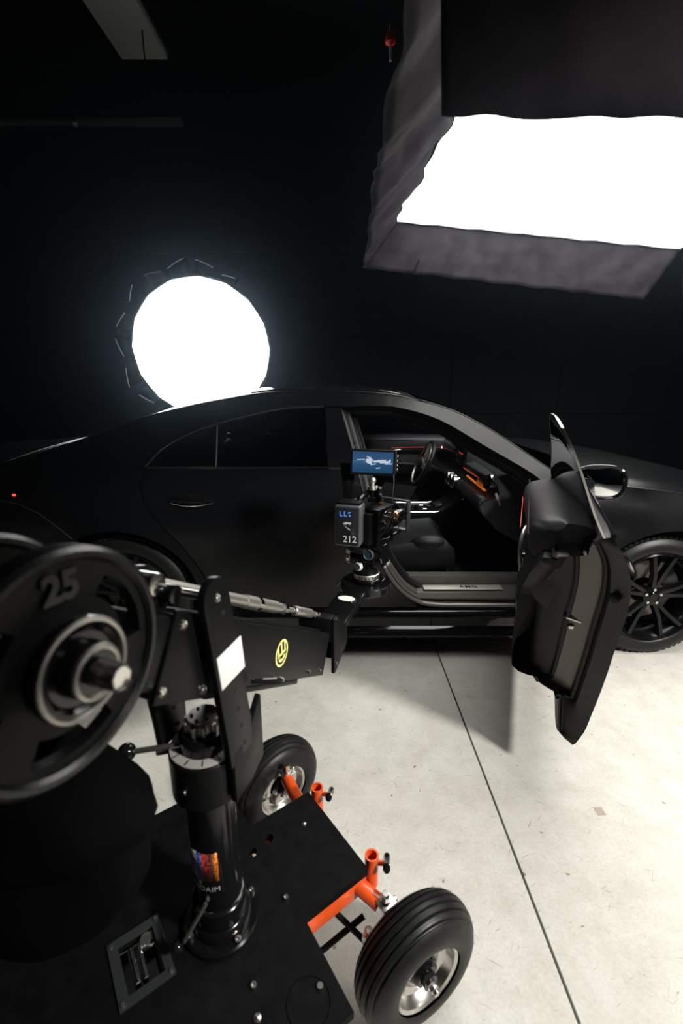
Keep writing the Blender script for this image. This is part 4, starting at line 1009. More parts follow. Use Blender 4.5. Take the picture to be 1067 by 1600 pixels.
def dolly_wheel(x, y, s, steer):
    w = bpy.data.objects.new('wheel_root', None)
    ax = Vector((math.sin(steer), -math.cos(steer), 0)); o = Vector((x, y, .152))
    bpy.data.objects.remove(w)
    prof = []
    for k in range(33):
        a = PI * (-.62 + 1.24 * k / 32); r = .100 + .052 * max(-1, math.cos(a)) ** 1; h = .054 * math.sin(a) / math.sin(PI / 2)
        prof.append((r, h))
    # ribbed tread: grooves near the crown
    pr = []
    for k, (r, h) in enumerate(prof):
        gq = 0
        for gh in (-.030, -.018, -.006, .006, .018, .030):
            if abs(h - gh) < .0022: gq = .004
        pr.append((r - gq, h))
    fine = []
    for i in range(len(pr) - 1):
        for q in range(3):
            t = q / 3; r = prof[i][0] * (1 - t) + prof[i + 1][0] * t; h = prof[i][1] * (1 - t) + prof[i + 1][1] * t
            gq = .0055 if any(abs(h - gh) < .0017 for gh in (-.036, -.022, -.0075, .0075, .022, .036)) and r > .13 else 0
            fine.append((r - gq, h))
    ty = part('wheel', MB().lathe(fine, o, ax, 72), 'rubber', DL, ang=24)
    for sg in (-1, 1):
        part('rim', MB().lathe([(.088, .040), (.082, .046), (.076, .042), (.072, .030), (.066, .022), (.052, .016), (.046, .022), (.036, .024), (.030, .014), (.0, .014)] , o, ax * sg, 40), 'steel', ty, ang=25)
        part('hub', MB().lathe([(.030, .014), (.030, .036), (.026, .040), (.018, .041), (.018, .052), (0, .052)], o, ax * sg, 24), 'anodized_gloss', ty, ang=30)
        part('axle_nut', MB().cyl(o + ax * sg * .045, o + ax * sg * .066, .011, n=6).cyl(o + ax * sg * .06, o + ax * sg * .074, .007, n=14), 'steel', ty, bevel=.001)
        for k in range(4):
            a = PI / 2 * k + .4; u_ = Vector((0, 0, 1)); v_ = ax.cross(u_)
            q = o + (u_ * math.cos(a) + v_ * math.sin(a)) * .058 + ax * sg * .016
            part('rim_bolt', MB().cyl(q, q + ax * sg * .010, .0055, n=8), 'steel', ty)
    hair = MB(); rnd = random.Random(int(y * 100) + 5)
    for k in range(150):   # moulding whiskers of a new tyre
        a = rnd.random() * 2 * PI; h = rnd.choice((-.042, -.028, .0, .028, .042)) + rnd.uniform(-.004, .004); r = .100 + .052 * math.cos(math.asin(max(-1, min(1, h / .054))))
        u_ = Vector((0, 0, 1)) * math.cos(a) + ax.cross(Vector((0, 0, 1))) * math.sin(a)
        p0 = o + u_ * (r - .001) + ax * h; hair.cyl(p0, p0 + (u_ + ax * rnd.uniform(-.4, .4) + Vector((0, 0, rnd.uniform(-.3, .3)))) * rnd.uniform(.003, .006), .00035, n=3)
    hw = part('tyre_whiskers', hair, 'rubber', ty); hw['kind'] = 'stuff'
    part('stub_axle', MB().cyl(o - ax * .05, Vector((.548 if x > 0 else x, s * (abs(y) - .075), .18)), .010, n=12), 'dark_steel', DL)
    return ty
dolly_wheel(.535, .345, 1, R(4)); dolly_wheel(.560, -.262, -1, R(-8))
dolly_wheel(-.42, .40, 1, 0); dolly_wheel(-.42, -.40, -1, 0)

# ================================================================ COLUMN on the dolly
CX, CYc = -.254, .703
CO = thing('column_riser', 'round black steel column bolted upright on the dolly deck', 'column', (CX, CYc, DZ), R(72))
part('base_flange', MB().lathe([(.079, 0), (.079, .010), (.075, .013), (.0, .013)], n=48), 'anodized_gloss', CO, ang=30)
part('base_collar', MB().lathe([(.060, .012), (.060, .030), (.057, .036), (.054, .038), (.054, .080), (.050, .084), (.047, .085)], n=40), 'anodized_gloss', CO, ang=30)
part('tube', MB().lathe([(.046, .03), (.046, .36), (.044, .362)], n=40), 'anodized_gloss', CO, ang=30)
for a in (-120, -35, 40, 150):
    part('flange_bolt', MB().lathe([(.0065, .012), (.0065, .021), (.0035, .021), (.0035, .016), (0, .016)], (.069 * math.cos(R(a)), .069 * math.sin(R(a)), 0), (0, 0, 1), 14), 'steel', CO, ang=30)
# clamp lever low on the column (towards the camera-left)
lv = Vector((-.045, .012, .055))
part('clamp_lever', MB().cyl((-.050, -.004, .112), (-.086, .026, .050), .0045, n=10), 'satin_steel', CO)
part('lever_knob', MB().sphere((-.092, .040, .035), .012, 14, 10), 'gloss_black', CO)
part('lever_pivot', MB().box((-.054, .010, .092), (.018, .014, .024)), 'dark_steel', CO, bevel=.003)
# sticker wrapped on the tube facing the camera, and the maker's name below
def wrap(r, a0, a1, z0, z1, n=14):
    return MB().grid([[(r * math.cos(R(a0 + (a1 - a0) * k / n)), r * math.sin(R(a0 + (a1 - a0) * k / n)), z) for z in (z0, z1)] for k in range(n + 1)])
stk = part('holographic_sticker', wrap(.0465, -228, -140, .165, .235), 'holographic_print', CO, solid=.0005)
tm = text_mb('PROAIM', .0165, Matrix.Identity(4), .0003, 1.1)
tm.v = [Vector((.0467 * math.cos(R(-178) + p.x / .0467), .0467 * math.sin(R(-178) + p.x / .0467), .145 + p.y)) for p in tm.v]
part('lettering', tm, 'white_print', CO)
# pan head collar on top
part('pan_collar', MB().lathe([(.0, .355), (.062, .355), (.066, .360), (.066, .445), (.063, .450), (.0, .450)], n=44), 'anodized', CO, ang=30)
part('graduated_ring', MB().lathe([(.063, .449), (.063, .4525), (.040, .4535), (.0, .4535)], n=44), 'ring_grey', CO)
for k in range(12):
    a = 2 * PI * k / 12; part('ring_mark', MB().box((.055 * math.cos(a), .055 * math.sin(a), .4538), (.012, .0012, .0008), Matrix.Rotation(a, 3, 'Z')), 'black_plastic', CO)
part('collar_screw', MB().cyl((-.0655, .004, .398), (-.069, .0045, .398), .006, n=14), 'steel', CO)
part('inner_drum', MB().lathe([(.046, .45), (.046, .475), (.040, .485), (0, .485)], n=32), 'anodized_gloss', CO, ang=30)
kb = MB(); kb.lathe([(.030, .485), (.030, .505), (.027, .512), (.0, .513)], n=30)
for k in range(10):
    a = 2 * PI * k / 10; kb.cyl((.030 * math.cos(a), .030 * math.sin(a), .486), (.030 * math.cos(a), .030 * math.sin(a), .506), .0045, n=8)
part('tension_knob', kb, 'satin_steel', CO, ang=30)
for k in range(6):
    a = 2 * PI * k / 6; part('knob_hole', MB().cyl((.019 * math.cos(a), .019 * math.sin(a), .5125), (.019 * math.cos(a), .019 * math.sin(a), .5138), .003, n=10), 'black_plastic', CO)
# brake bar with ball end pointing left and a second black lever
part('brake_bar', MB().cyl((-.03, .03, .462), (-.062, .110, .452), .0052, n=12), 'satin_steel', CO)
part('brake_ball', MB().sphere((-.066, .120, .451), .0165, 18, 12), 'gloss_black', CO)
part('lock_lever', MB().tube([(-.02, .075, .435), (-.018, .083, .45), (-.012, .088, .51)], [.007, .006, .007], n=10), 'gloss_black', CO)
part('lock_stud', MB().cyl((-.025, .06, .437), (-.035, .082, .434), .006, n=10), 'steel', CO)
part('lock_lever', MB().tube([(.085, -.055, .535), (.10, -.075, .53), (.13, -.095, .515)], [.005, .005, .006], n=10), 'gloss_black', CO)
# side cheek of the collar: bracket carrying the uprights
ck = MB()
Lq = []
for x, z0, z1 in ((-.03, .365, .47), (.03, .365, .478), (.075, .38, .52)):
    Lq.append([(x, -.066, z0), (x, -.080, z0), (x, -.080, z1), (x, -.066, z1)])
ck.loft(Lq, True, True)
part('cheek_plate', ck, 'anodized', CO, bevel=.003)

# ================================================================ JIB ARM
JB = thing('jib_arm', 'black metal camera jib arm with silver levelling rod sloping down to the camera', 'jib arm', (CX, CYc, .79), R(71))
JZ = -.79
def AP(s, off, z): return Vector((s, -off, z + JZ))
TH = R(31.2); bd = Vector((math.cos(TH), 0, -math.sin(TH))); bn = Vector((math.sin(TH), 0, math.cos(TH)))
PV = AP(0, 0, .943)
def beam_m(a, off, h): return PV + bd * a + bn * h + Vector((0, -off, 0))
def beam_box(a0, a1, o0_, o1_, h0, h1):
    P = [beam_m(a, o, h) for a in (a0, a1) for o in (o0_, o1_) for h in (h0, h1)]
    return MB().add(P, [(0, 1, 3, 2), (4, 6, 7, 5), (0, 4, 5, 1), (2, 3, 7, 6), (0, 2, 6, 4), (1, 5, 7, 3)])
def prism_side(pts, off, t):   # outline in (s, z), thickness t outwards from off
    m = Matrix(((1, 0, 0, 0), (0, 0, -1, -off), (0, 1, 0, JZ), (0, 0, 0, 1)))
    return MB().prism(pts, m, t)
part('beam', beam_box(-.155, .60, -.046, .046, -.060, .060), 'anodized', JB, bevel=.004)
part('side_plate', beam_box(-.155, .06, .046, .054, -.066, .066), 'anodized', JB, bevel=.003)
part('side_plate', beam_box(-.155, .06, -.054, -.046, -.066, .066), 'anodized', JB, bevel=.003)
part('rear_block', beam_box(-.195, -.150, -.050, .050, -.050, .056), 'anodized', JB, bevel=.010)
part('lower_rail', beam_box(.0, .42, -.040, .040, -.074, -.060), 'anodized', JB, bevel=.003)
part('top_ridge', beam_box(-.12, .56, -.028, .028, .060, .066), 'anodized', JB, bevel=.002)
for a, h in ((-.135, .045), (-.145, -.048), (-.04, -.052)):
    q = beam_m(a, .054, h); part('plate_screw', MB().lathe([(0, .0035), (.003, .0035), (.0035, .0015), (.0075, .003), (.0085, .0)], q, (0, -1, 0), 18), 'steel', JB)
q = beam_m(-.055, .054, 0); part('index_pin', MB().cyl(q, q + Vector((0, -.022, 0)), .008, n=16), 'anodized_gloss', JB)
part('pin_tip', MB().cyl(q + Vector((0, -.022, 0)), q + Vector((0, -.026, 0)), .0065, n=16), 'steel', JB)
for a, h in ((.475, -.045), (.565, -.045)):
    q = beam_m(a, .046, h); part('beam_screw', MB().cyl(q, q + Vector((0, -.003, 0)), .005, n=12), 'steel', JB)
q = beam_m(.265, .046, -.052); part('thumb_screw', MB().cyl(q, q + Vector((.002, -.018, 0)), .0045, n=14).cyl(q + Vector((0, -.008, 0)), q + Vector((0, -.013, 0)), .007, n=14), 'satin_steel', JB)
# round yellow print: ring with three bars over a smile
em = MB(); ec = beam_m(.268, .0466, .004); eu = bd; ev = bn
def el(a, r=1.0): return ec + (Vector((1, 0, 0)) * math.cos(a) + Vector((0, 0, 1)) * math.sin(a)) * .031 * r
for k in range(40):
    a0 = 2 * PI * k / 40; a1 = 2 * PI * (k + 1) / 40; b0 = len(em.v); em.add([el(a0), el(a1), el(a1, .84), el(a0, .84)], [(0, 1, 2, 3)])
for x0, zt_ in ((-.016, .62), (0, .80), (.016, .62)):
    em.box(ec + Vector((x0, 0, .010)), (.0055, .0006, .030))
em.box(ec + Vector((0, 0, -.001)), (.040, .0006, .0055))
for k in range(10):
    a0 = PI + PI * k / 10; a1 = PI + PI * (k + 1) / 10
    P0 = [ec + Vector((math.cos(a) * .017 * r, 0, -.009 + math.sin(a) * .011 * r)) for a, r in ((a0, 1), (a1, 1), (a1, .45), (a0, .45))]; em.add(P0, [(0, 1, 2, 3)])
part('round_emblem', em, 'yellow_print', JB, recalc=False)
# uprights with rows of holes
up = [(-.073, 1.075), (-.070, 1.092), (-.058, 1.104), (-.040, 1.109), (-.022, 1.104), (-.009, 1.090), (-.004, 1.06), (.036, .80), (.034, .745), (-.036, .745), (-.040, .80)]
for off, nm in ((.066, 'upright'), (-.080, 'upright')):
    u_ = part(nm, prism_side(up, off, .014) if off > 0 else prism_side(up, off, .014), 'anodized', JB, bevel=.002)
    for k in range(9):
        z = 1.045 - .040 * k
        if off > 0 and .885 < z < 1.015: continue
        s_ = -.030 + (1.06 - z) * .135; o_ = off + .014
        part('upright_hole', MB().cyl(AP(s_, o_ - .0005, z), AP(s_, o_ + .0006, z), .0042, n=12), 'interior_dark', u_)
    if off > 0:
        part('pivot_screw', MB().lathe([(0, .003), (.003, .003), (.0035, .001), (.006, .0025), (.007, 0)], AP(-.040, .080, 1.075), (0, -1, 0), 16), 'steel', u_)
        sq = [(.017, .979), (.024, .914), (-.047, .914), (-.054, .977)]
        ctr = Vector((sum(p[0] for p in sq) / 4, sum(p[1] for p in sq) / 4))
        part('blank_sticker', prism_side([(ctr.x + (p[0] - ctr.x), ctr.y + (p[1] - ctr.y)) for p in sq], .0801, .0008), 'white_sticker', u_, bevel=.0003)
part('pivot_shaft', MB().cyl(AP(0, -.079, .943), AP(0, .079, .943), .012, n=20), 'dark_steel', JB)
# levelling rod above the beam
r0 = AP(-.095, .0, 1.112); r1 = AP(.655, .0, .672); rd_ = (r1 - r0).normalized()
rodp = lambda t: r0.lerp(r1, t)
part('levelling_rod', MB().cyl(rodp(0.03), rodp(.55), .0125, n=20), 'satin_steel', JB)
part('rod_sleeve', MB().cyl(rodp(.34), rodp(.52), .0145, n=20), 'satin_steel', JB)
part('rod_tip', MB().cyl(rodp(.55), rodp(1.0), .0075, n=16), 'satin_steel', JB)
part('turnbuckle', MB().cyl(rodp(.66), rodp(.80), .014, n=8), 'satin_steel', JB, bevel=.003)
for t in (.40, .56, .64, .84): part('rod_collar', MB().cyl(rodp(t), rodp(t + .02), .0155 if t < .6 else .010, n=18), 'chrome', JB)
part('rod_eye', MB().cyl(AP(-.105, -.03, 1.118), AP(-.105, .03, 1.118), .017, n=20), 'steel', JB, bevel=.003)
part('eye_knob', MB().cyl(AP(-.092, .022, 1.100), AP(-.092, .048, 1.100), .014, n=20), 'anodized_gloss', JB, bevel=.002)
part('eye_arm', MB().box(AP(-.10, 0, 1.075), (.03, .05, .07), Matrix.Rotation(.3, 3, 'Y')), 'anodized', JB, bevel=.004)
part('top_pivot', MB().cyl(AP(-.040, -.08, 1.075), AP(-.040, .08, 1.075), .007, n=14), 'steel', JB)
# end bracket and level head plate
endp = [(.555, .745), (.575, .745), (.660, .720), (.660, .590), (.575, .545), (.545, .560)]
for off in (.046, -.058): part('end_bracket', prism_side([(.548, .728), (.575, .728), (.668, .650), (.672, .585), (.565, .545), (.548, .545)], off, .012), 'anodized', JB, bevel=.003)
part('end_bridge', MB().box(AP(.60, 0, .60), (.09, .10, .02)), 'anodized', JB, bevel=.003)
part('end_block', MB().box(AP(.565, 0, .69), (.035, .096, .075)), 'anodized', JB, bevel=.004)
for z, off in ((.725, .058), (.575, .058)): part('bracket_screw', MB().cyl(AP(.560, off, z), AP(.560, off + .003, z), .005, n=12), 'steel', JB)
part('head_plate', MB().box(AP(.80, 0, .635), (.46, .098, .030)), 'anodized_gloss', JB, bevel=.006)
part('plate_rib', MB().box(AP(.80, 0, .612), (.40, .03, .03)), 'anodized', JB, bevel=.004)
part('head_disc', MB().lathe([(0, .621), (.094, .621), (.098, .626), (.098, .648), (.094, .652), (0, .652)], AP(1.012, .022, 0), (0, 0, 1), 44), 'anodized_gloss', JB, ang=30)
part('plate_ring', MB().tube([AP(.635 + .030 * math.cos(a), .030 * math.sin(a), .651) for a in [2 * PI * k / 24 for k in range(24)]], .0035, n=6, closed=True), 'steel', JB)
osk = [(.842 + .020 * math.cos(2 * PI * k / 24), -.002 + .032 * math.sin(2 * PI * k / 24)) for k in range(24)]
part('oval_sticker', MB().prism([(x, -y) for x, y in osk], Matrix.Translation((0, 0, .6503 + JZ)), .0006), 'white_sticker', JB)
part('speech_tail', MB().prism([(.832, -.018), (.812, -.030), (.838, -.010)], Matrix.Translation((0, 0, .6503 + JZ)), .0006), 'white_sticker', JB)
for a in (-60, 20, 130): part('disc_lever', MB().cyl(AP(1.012 + .10 * math.cos(R(a)), -.10 * math.sin(R(a)), .645), AP(1.012 + .085 * math.cos(R(a)), -.085 * math.sin(R(a)), .66), .006, n=10), 'steel', JB)
# weight bar through the rear of the arm
WS, WZ = -.288, 1.115
part('rear_tube', MB().cyl(AP(-.13, 0, 1.022), AP(WS, 0, WZ), .026, n=24), 'anodized', JB)
part('weight_bar', MB().cyl(AP(WS, -.16, WZ), AP(WS, .140, WZ), .0125, n=20), 'steel', JB)
th = []
for k in range(90):
    a = 2 * PI * k / 9; th.append(AP(WS + .0125 * math.cos(a), .098 + .0045 * k / 9, WZ + .0125 * math.sin(a)))
part('bar_thread', MB().tube(th, .0018, n=5), 'dark_steel', JB)
for s_ in (1, -1):
    lc = part('lock_collar', MB().lathe([(.014, .080), (.050, .082), (.054, .086), (.052, .094), (.044, .096), (.038, .090), (.030, .090), (.028, .108), (.022, .112), (.014, .112)], AP(WS, 0, WZ), (0, -s_, 0), 40), 'anodized_gloss', JB, ang=30)
    for rr_, hh, tr in ((.0505, .0945, .0032), (.0255, .110, .0036)):
        part('collar_rim', MB().lathe([(rr_ + tr * math.cos(a), hh + tr * math.sin(a)) for a in [2 * PI * k / 8 for k in range(8)]], AP(WS, 0, WZ), (0, -s_, 0), 40, closed=True), 'satin_steel', lc)

# weight plates on the bar
def weight_plate(off, label, side, number, grp):
    W_ = thing('weight_plate', label, 'weight plate', tuple(JB.matrix_basis @ AP(WS, off, WZ)), R(71), grp)
    Rr = .121; t = .0125; sl = []
    for c in (22, 160, 265):       # three grip slots
        L = [(.072 * math.cos(R(a)), .072 * math.sin(R(a))) for a in [c - 32 + 64 * k / 12 for k in range(13)]] + [(.099 * math.cos(R(a)), .099 * math.sin(R(a))) for a in [c + 30 - 60 * k / 12 for k in range(13)]]
        sl.append(L)
    outer_ = hole_poly(0, 0, Rr, 64); bore = hole_poly(0, 0, .0150, 24)
    vs_, fs_, lp = fill2d(outer_, sl + [bore], .022)
    f = lambda p, d: (p[0], d, p[1])
    def prof(p):
        r = math.hypot(p[0], p[1]); return t - (.0045 if .060 < r < .108 else 0) + (.006 if r < .045 else 0)
    m = MB().add([f(p, -prof(p)) for p in vs_], fs_).add([f(p, prof(p)) for p in vs_], [tuple(reversed(q)) for q in fs_])
    for L in lp: m.loft([[f(p, -prof(p)) for p in L], [f(p, prof(p)) for p in L]])
    part('disc', m, 'iron', W_, ang=35)
    part('outer_rim', MB().lathe([(.108, -.012), (.112, -.0165), (.118, -.0165), (.123, -.012), (.123, .012), (.118, .0165), (.112, .0165), (.108, .012)], (0, 0, 0), (0, 1, 0), 64), 'iron_rim', W_, ang=40)
    part('hub', MB().lathe([(.0150, -.021), (.040, -.021), (.046, -.016), (.048, -.010)], (0, 0, 0), (0, 1, 0), 40).lathe([(.0150, .021), (.040, .021), (.046, .016), (.048, .010)], (0, 0, 0), (0, 1, 0), 40), 'iron', W_, ang=40)
    if number:
        nm = frame((.004, -.0105, .084), (math.cos(R(3)), 0, -math.sin(R(3))), (0, 0, 1))
        part('number', text_mb('25', .040, nm, .0022, 1.0, .0016), 'gloss_black', W_)
    return W_
weight_plate(.064, 'nearest black iron weight plate with the raised number 25', 1, True, 'weight plates on the jib bar')
weight_plate(-.064, 'black iron weight plate on the far side of the jib bar, next to the arm', -1, False, 'weight plates on the jib bar')
weight_plate(-.110, 'outermost black iron weight plate at the left edge of the picture', -1, False, 'weight plates on the jib bar')

# black cloth bag hanging under the weights
BG = thing('cloth_bag', 'black cloth bag hanging below the weight plates at the left edge', 'bag', (-.50, .52, .60))
def bag_pt(i, j, n, m):
    a = 2 * PI * i / n; q = j / m
    z = .46 * (1 - q) - .02; rx = .030 + .165 * min(1, q / .62); ry = .03 + .07 * math.sin(min(1, q * 1.1) * PI / 2)
    if q > .62: k = 1 - ((q - .62) / .38) ** 2 * .45; rx *= k; ry *= k
    f = 1 + .08 * noise.noise((math.cos(a) * 2.2, math.sin(a) * 2.2, q * 2.5)) + .05 * noise.noise((math.cos(a) * 6, math.sin(a) * 6, q * 4))
    return Vector((rx * math.cos(a) * f + .03 * q, ry * math.sin(a) * f, z))
bl = [[bag_pt(i, j, 44, 22) for i in range(44)] for j in range(23)]
part('bag_body', MB().loft(bl, True, True), 'bag_black', BG, ang=80)
hm = [bag_pt(i, 11.5, 44, 22) * 1.0 for i in range(44)]
part('bag_flap', MB().loft([[p + Vector((p.x * .06, p.y * .06 - .0, .0)) for p in bl[2]], [p + Vector((p.x * .10, p.y * .12, 0)) for p in bl[7]], [p + Vector((p.x * .16 + .008, p.y * .22, .0)) for p in bl[11]], [p + Vector((p.x * .17 + .010, p.y * .24, -.006 + .004 * math.sin(k * 1.3))) for k, p in enumerate(bl[12])]]), 'bag_black', BG, solid=.004, ang=80)
top = Vector(tuple(JB.matrix_basis @ AP(WS, -.02, WZ))) - Vector((-.50, .52, .60))
for s_ in (-.022, .022):
    part('strap', MB().tube([Vector((-.01, s_ * .5, .42)), Vector((-.01, s_ * .5, .42)).lerp(top, .6) + Vector((0, 0, .0)), top + Vector((-.018, s_, -.012)), top + Vector((0, s_, .020)), top + Vector((.016, s_, -.01)), Vector((.02, s_ * .4, .43))], .005, n=6), 'bag_black', BG)

# ================================================================ FLUID HEAD, CINEMA CAMERA, MONITOR
HB = JB.matrix_basis @ AP(1.012, .022, .652)
FH = thing('fluid_head', 'small black fluid camera head with silver scale ring and blue-ringed knob', 'tripod head', tuple(HB), R(-35))
part('base_bowl', MB().lathe([(0, 0), (.050, 0), (.054, .006), (.054, .016), (.048, .020)], n=36), 'anodized_gloss', FH, ang=30)
sr = MB().lathe([(.048, .020), (.0525, .022), (.0525, .036), (.049, .039)], n=40)
part('scale_ring', sr, 'satin_steel', FH, ang=30)
for k in range(24):
    a = 2 * PI * k / 24; part('scale_mark', MB().box((.0528 * math.cos(a), .0528 * math.sin(a), .029), (.001, .003, .007 if k % 2 else .011), Matrix.Rotation(a, 3, 'Z')), 'black_plastic', FH)
part('pan_drum', MB().lathe([(.049, .039), (.046, .044), (.046, .062), (.040, .066), (0, .066)], n=36), 'anodized', FH, ang=30)
part('tilt_body', MB().cyl((-.052, 0, .098), (.052, 0, .098), .036, n=32).box((0, 0, .080), (.07, .066, .05)), 'anodized', FH, bevel=.004)
part('drag_dial', MB().lathe([(.037, 0), (.040, .003), (.040, .016), (.034, .020), (0, .020)], (-.052, 0, .098), (-1, 0, 0), 30), 'satin_steel', FH, ang=30)
for k in range(12):
    a = 2 * PI * k / 12; part('dial_mark', MB().box((-.060, .0402 * math.cos(a), .098 + .0402 * math.sin(a)), (.010, .004, .004), Matrix.Rotation(a, 3, 'X')), 'black_plastic', FH)
part('round_knob', MB().lathe([(.0, .014), (.014, .014), (.017, .010), (.018, 0), (.014, 0)], (-.008, -.040, .072), (0, -1, .1), 24), 'white_plastic', FH, ang=30)
part('knob_face', MB().lathe([(.0, .0155), (.0135, .0152), (.0135, .013)], (-.008, -.040, .072), (0, -1, .1), 24), 'battery_body', FH)
part('level_bubble', MB().lathe([(.0, .012), (.016, .012), (.019, .009), (.019, 0)], (.035, -.036, .128), (.15, -1, .15), 26), 'blue_glass', FH, ang=30)
part('bubble_ring', MB().lathe([(.0155, .012), (.017, .0145), (.020, .0125), (.020, 0)], (.035, -.036, .128), (.15, -1, .15), 26), 'battery_body', FH, ang=30)
part('lock_lever', MB().tube([(.055, -.01, .10), (.075, -.022, .11), (.082, -.03, .10)], .005, n=8), 'anodized_gloss', FH)
part('slide_plate', MB().box((0, .01, .148), (.066, .17, .014)).box((0, .01, .138), (.05, .15, .010)), 'soft_plastic', FH, bevel=.002)
part('plate_catch', MB().box((-.04, -.06, .138), (.016, .02, .022)), 'satin_steel', FH, bevel=.003)
part('thumb_lever', MB().box((.052, .03, .154), (.03, .012, .012), Matrix.Rotation(-.3, 3, 'Y')), 'white_plastic', FH, bevel=.003)
part('lever_washer', MB().cyl((.036, .02, .150), (.044, .02, .152), .009, n=14), 'copper', FH)

CM = thing('cinema_camera', 'compact black cinema camera in a cage on the jib, covered with cables', 'camera', tuple(HB + Vector((0, 0, .155))), R(-35))
part('body', MB().box((0, .03, .072), (.105, .125, .115)), 'anodized', CM, bevel=.006)
part('rear_plate', MB().box((0, -.045, .075), (.095, .03, .12)), 'black_plastic', CM, bevel=.003)
cg = MB()
for x in (-.062, .062):
    cg.box((x, .03, .075), (.010, .12, .014)).box((x, -.025, .075), (.010, .012, .14)).box((x, .085, .075), (.010, .012, .14))
cg.box((0, .03, .142), (.134, .125, .010)).box((0, .03, .006), (.134, .125, .010))
part('cage', cg, 'anodized', CM, bevel=.002)
for k in range(8): part('cage_hole', MB().cyl((-.05 + .0145 * k, .0, .1465), (-.05 + .0145 * k, .0, .1478), .0035, n=10), 'interior_dark', CM)
for k in range(10):
    part('port', MB().cyl((.0525, -.005 + .017 * (k % 5), .045 + .05 * (k // 5)), (.058, -.005 + .017 * (k % 5), .045 + .05 * (k // 5)), .005, n=12), 'steel' if k % 3 else 'copper', CM)
part('lens', MB().lathe([(.0, 0), (.036, 0), (.036, .02), (.040, .022), (.040, .05), (.037, .052), (.037, .075), (.042, .078), (.042, .095), (.034, .096), (.030, .07), (0, .07)], (0, .09, .075), (0, 1, 0), 36), 'anodized_gloss', CM, ang=30)
part('focus_ring', MB().lathe([(.0405, .024), (.043, .026), (.043, .046), (.0405, .048)], (0, .09, .075), (0, 1, 0), 40), 'rubber', CM)
mbx = MB()
for sx, sy, cx, cz in ((.145, .008, 0, .135), (.145, .008, 0, .012), (.008, .118, -.07, .0735), (.008, .118, .07, .0735)): mbx.box((cx, .205, cz), (sx, .028, sy))
part('matte_box', mbx, 'battery_body', CM, bevel=.002)
part('matte_box_flag', MB().box((0, .235, .165), (.15, .07, .003), Matrix.Rotation(.6, 3, 'X')), 'anodized', CM)
part('matte_box_rear', MB().lathe([(.044, .0), (.055, .004), (.055, .018), (.044, .022)], (0, .172, .075), (0, 1, 0), 32), 'anodized', CM)
for x in (-.03, .03): part('support_rod', MB().cyl((x, -.05, -.002), (x, .22, -.002), .0075, n=14), 'dark_steel', CM)
part('focus_motor', MB().cyl((.066, .10, .10), (.066, .165, .10), .019, n=24).box((.058, .13, .085), (.02, .03, .03)), 'anodized_gloss', CM, bevel=.003)
part('motor_cap', MB().cyl((.066, .085, .10), (.066, .10, .10), .0195, n=24), 'copper', CM, bevel=.003)
part('air_scoop', MB().lathe([(.0, .012), (.030, .010), (.036, 0), (.036, -.01)], (.058, .045, .105), (1, 0, .1), 28), 'steel', CM, ang=40)
# top handle
hd = catmull([Vector(q) for q in ((0, -.055, .15), (0, -.06, .175), (0, -.035, .192), (0, .02, .20), (0, .065, .205), (0, .085, .185), (0, .085, .150))], 5)
part('top_handle', MB().tube(hd, .012, n=10), 'anodized_gloss', CM)
part('handle_rosette', MB().lathe([(.0, .010), (.010, .010), (.014, .007), (.016, 0)], (-.012, -.055, .172), (-.5, -1, .1), 20), 'satin_steel', CM, ang=30)
part('handle_clamp', MB().box((0, .07, .19), (.034, .03, .04)), 'anodized', CM, bevel=.003)
for x, z in ((.018, .205), (-.018, .205), (.018, .18)): part('clamp_screw', MB().cyl((x, .07, z), (x * 1.15, .06, z + .004), .004, n=10), 'steel', CM)
# cables
cr = random.Random(4)
for k in range(11):
    a = Vector((.055 + cr.uniform(0, .01), cr.uniform(-.03, .09), cr.uniform(.02, .13))); b = Vector((.058 + cr.uniform(0, .012), cr.uniform(-.03, .14), cr.uniform(.02, .13)))
    mid = (a + b) / 2 + Vector((cr.uniform(.012, .035), cr.uniform(-.03, .03), cr.uniform(-.03, .045)))
    part('cable', MB().tube(catmull([a, a.lerp(mid, .55) + Vector((.008, 0, .01)), mid, b.lerp(mid, .5), b], 5), cr.choice((.0018, .0022, .003)), n=7), cr.choice(('gloss_black', 'black_plastic', 'dark_steel')), CM)
part('monitor_cable', MB().tube(catmull([Vector(q) for q in ((.075, .05, .305), (.088, .04, .25), (.086, .035, .18), (.082, .04, .12), (.075, .06, .06), (.06, .06, .05))], 6), .0022, n=7), 'battery_body', CM)
part('antenna_flag', MB().prism([(-.012, 0), (.012, 0), (.030, .16), (-.030, .16)], frame((-.075, -.02, .145), (.75, .4, 0), (-.25, 0, 1)), .003), 'anodized_gloss', CM, bevel=.001)
part('indicator', MB().cyl((.0, -.062, .118), (.0, -.066, .118), .003, n=10), 'red_ambient', CM)
part('orange_knob', MB().cyl((.03, .05, .148), (.03, .05, .156), .008, n=16), 'copper', CM)

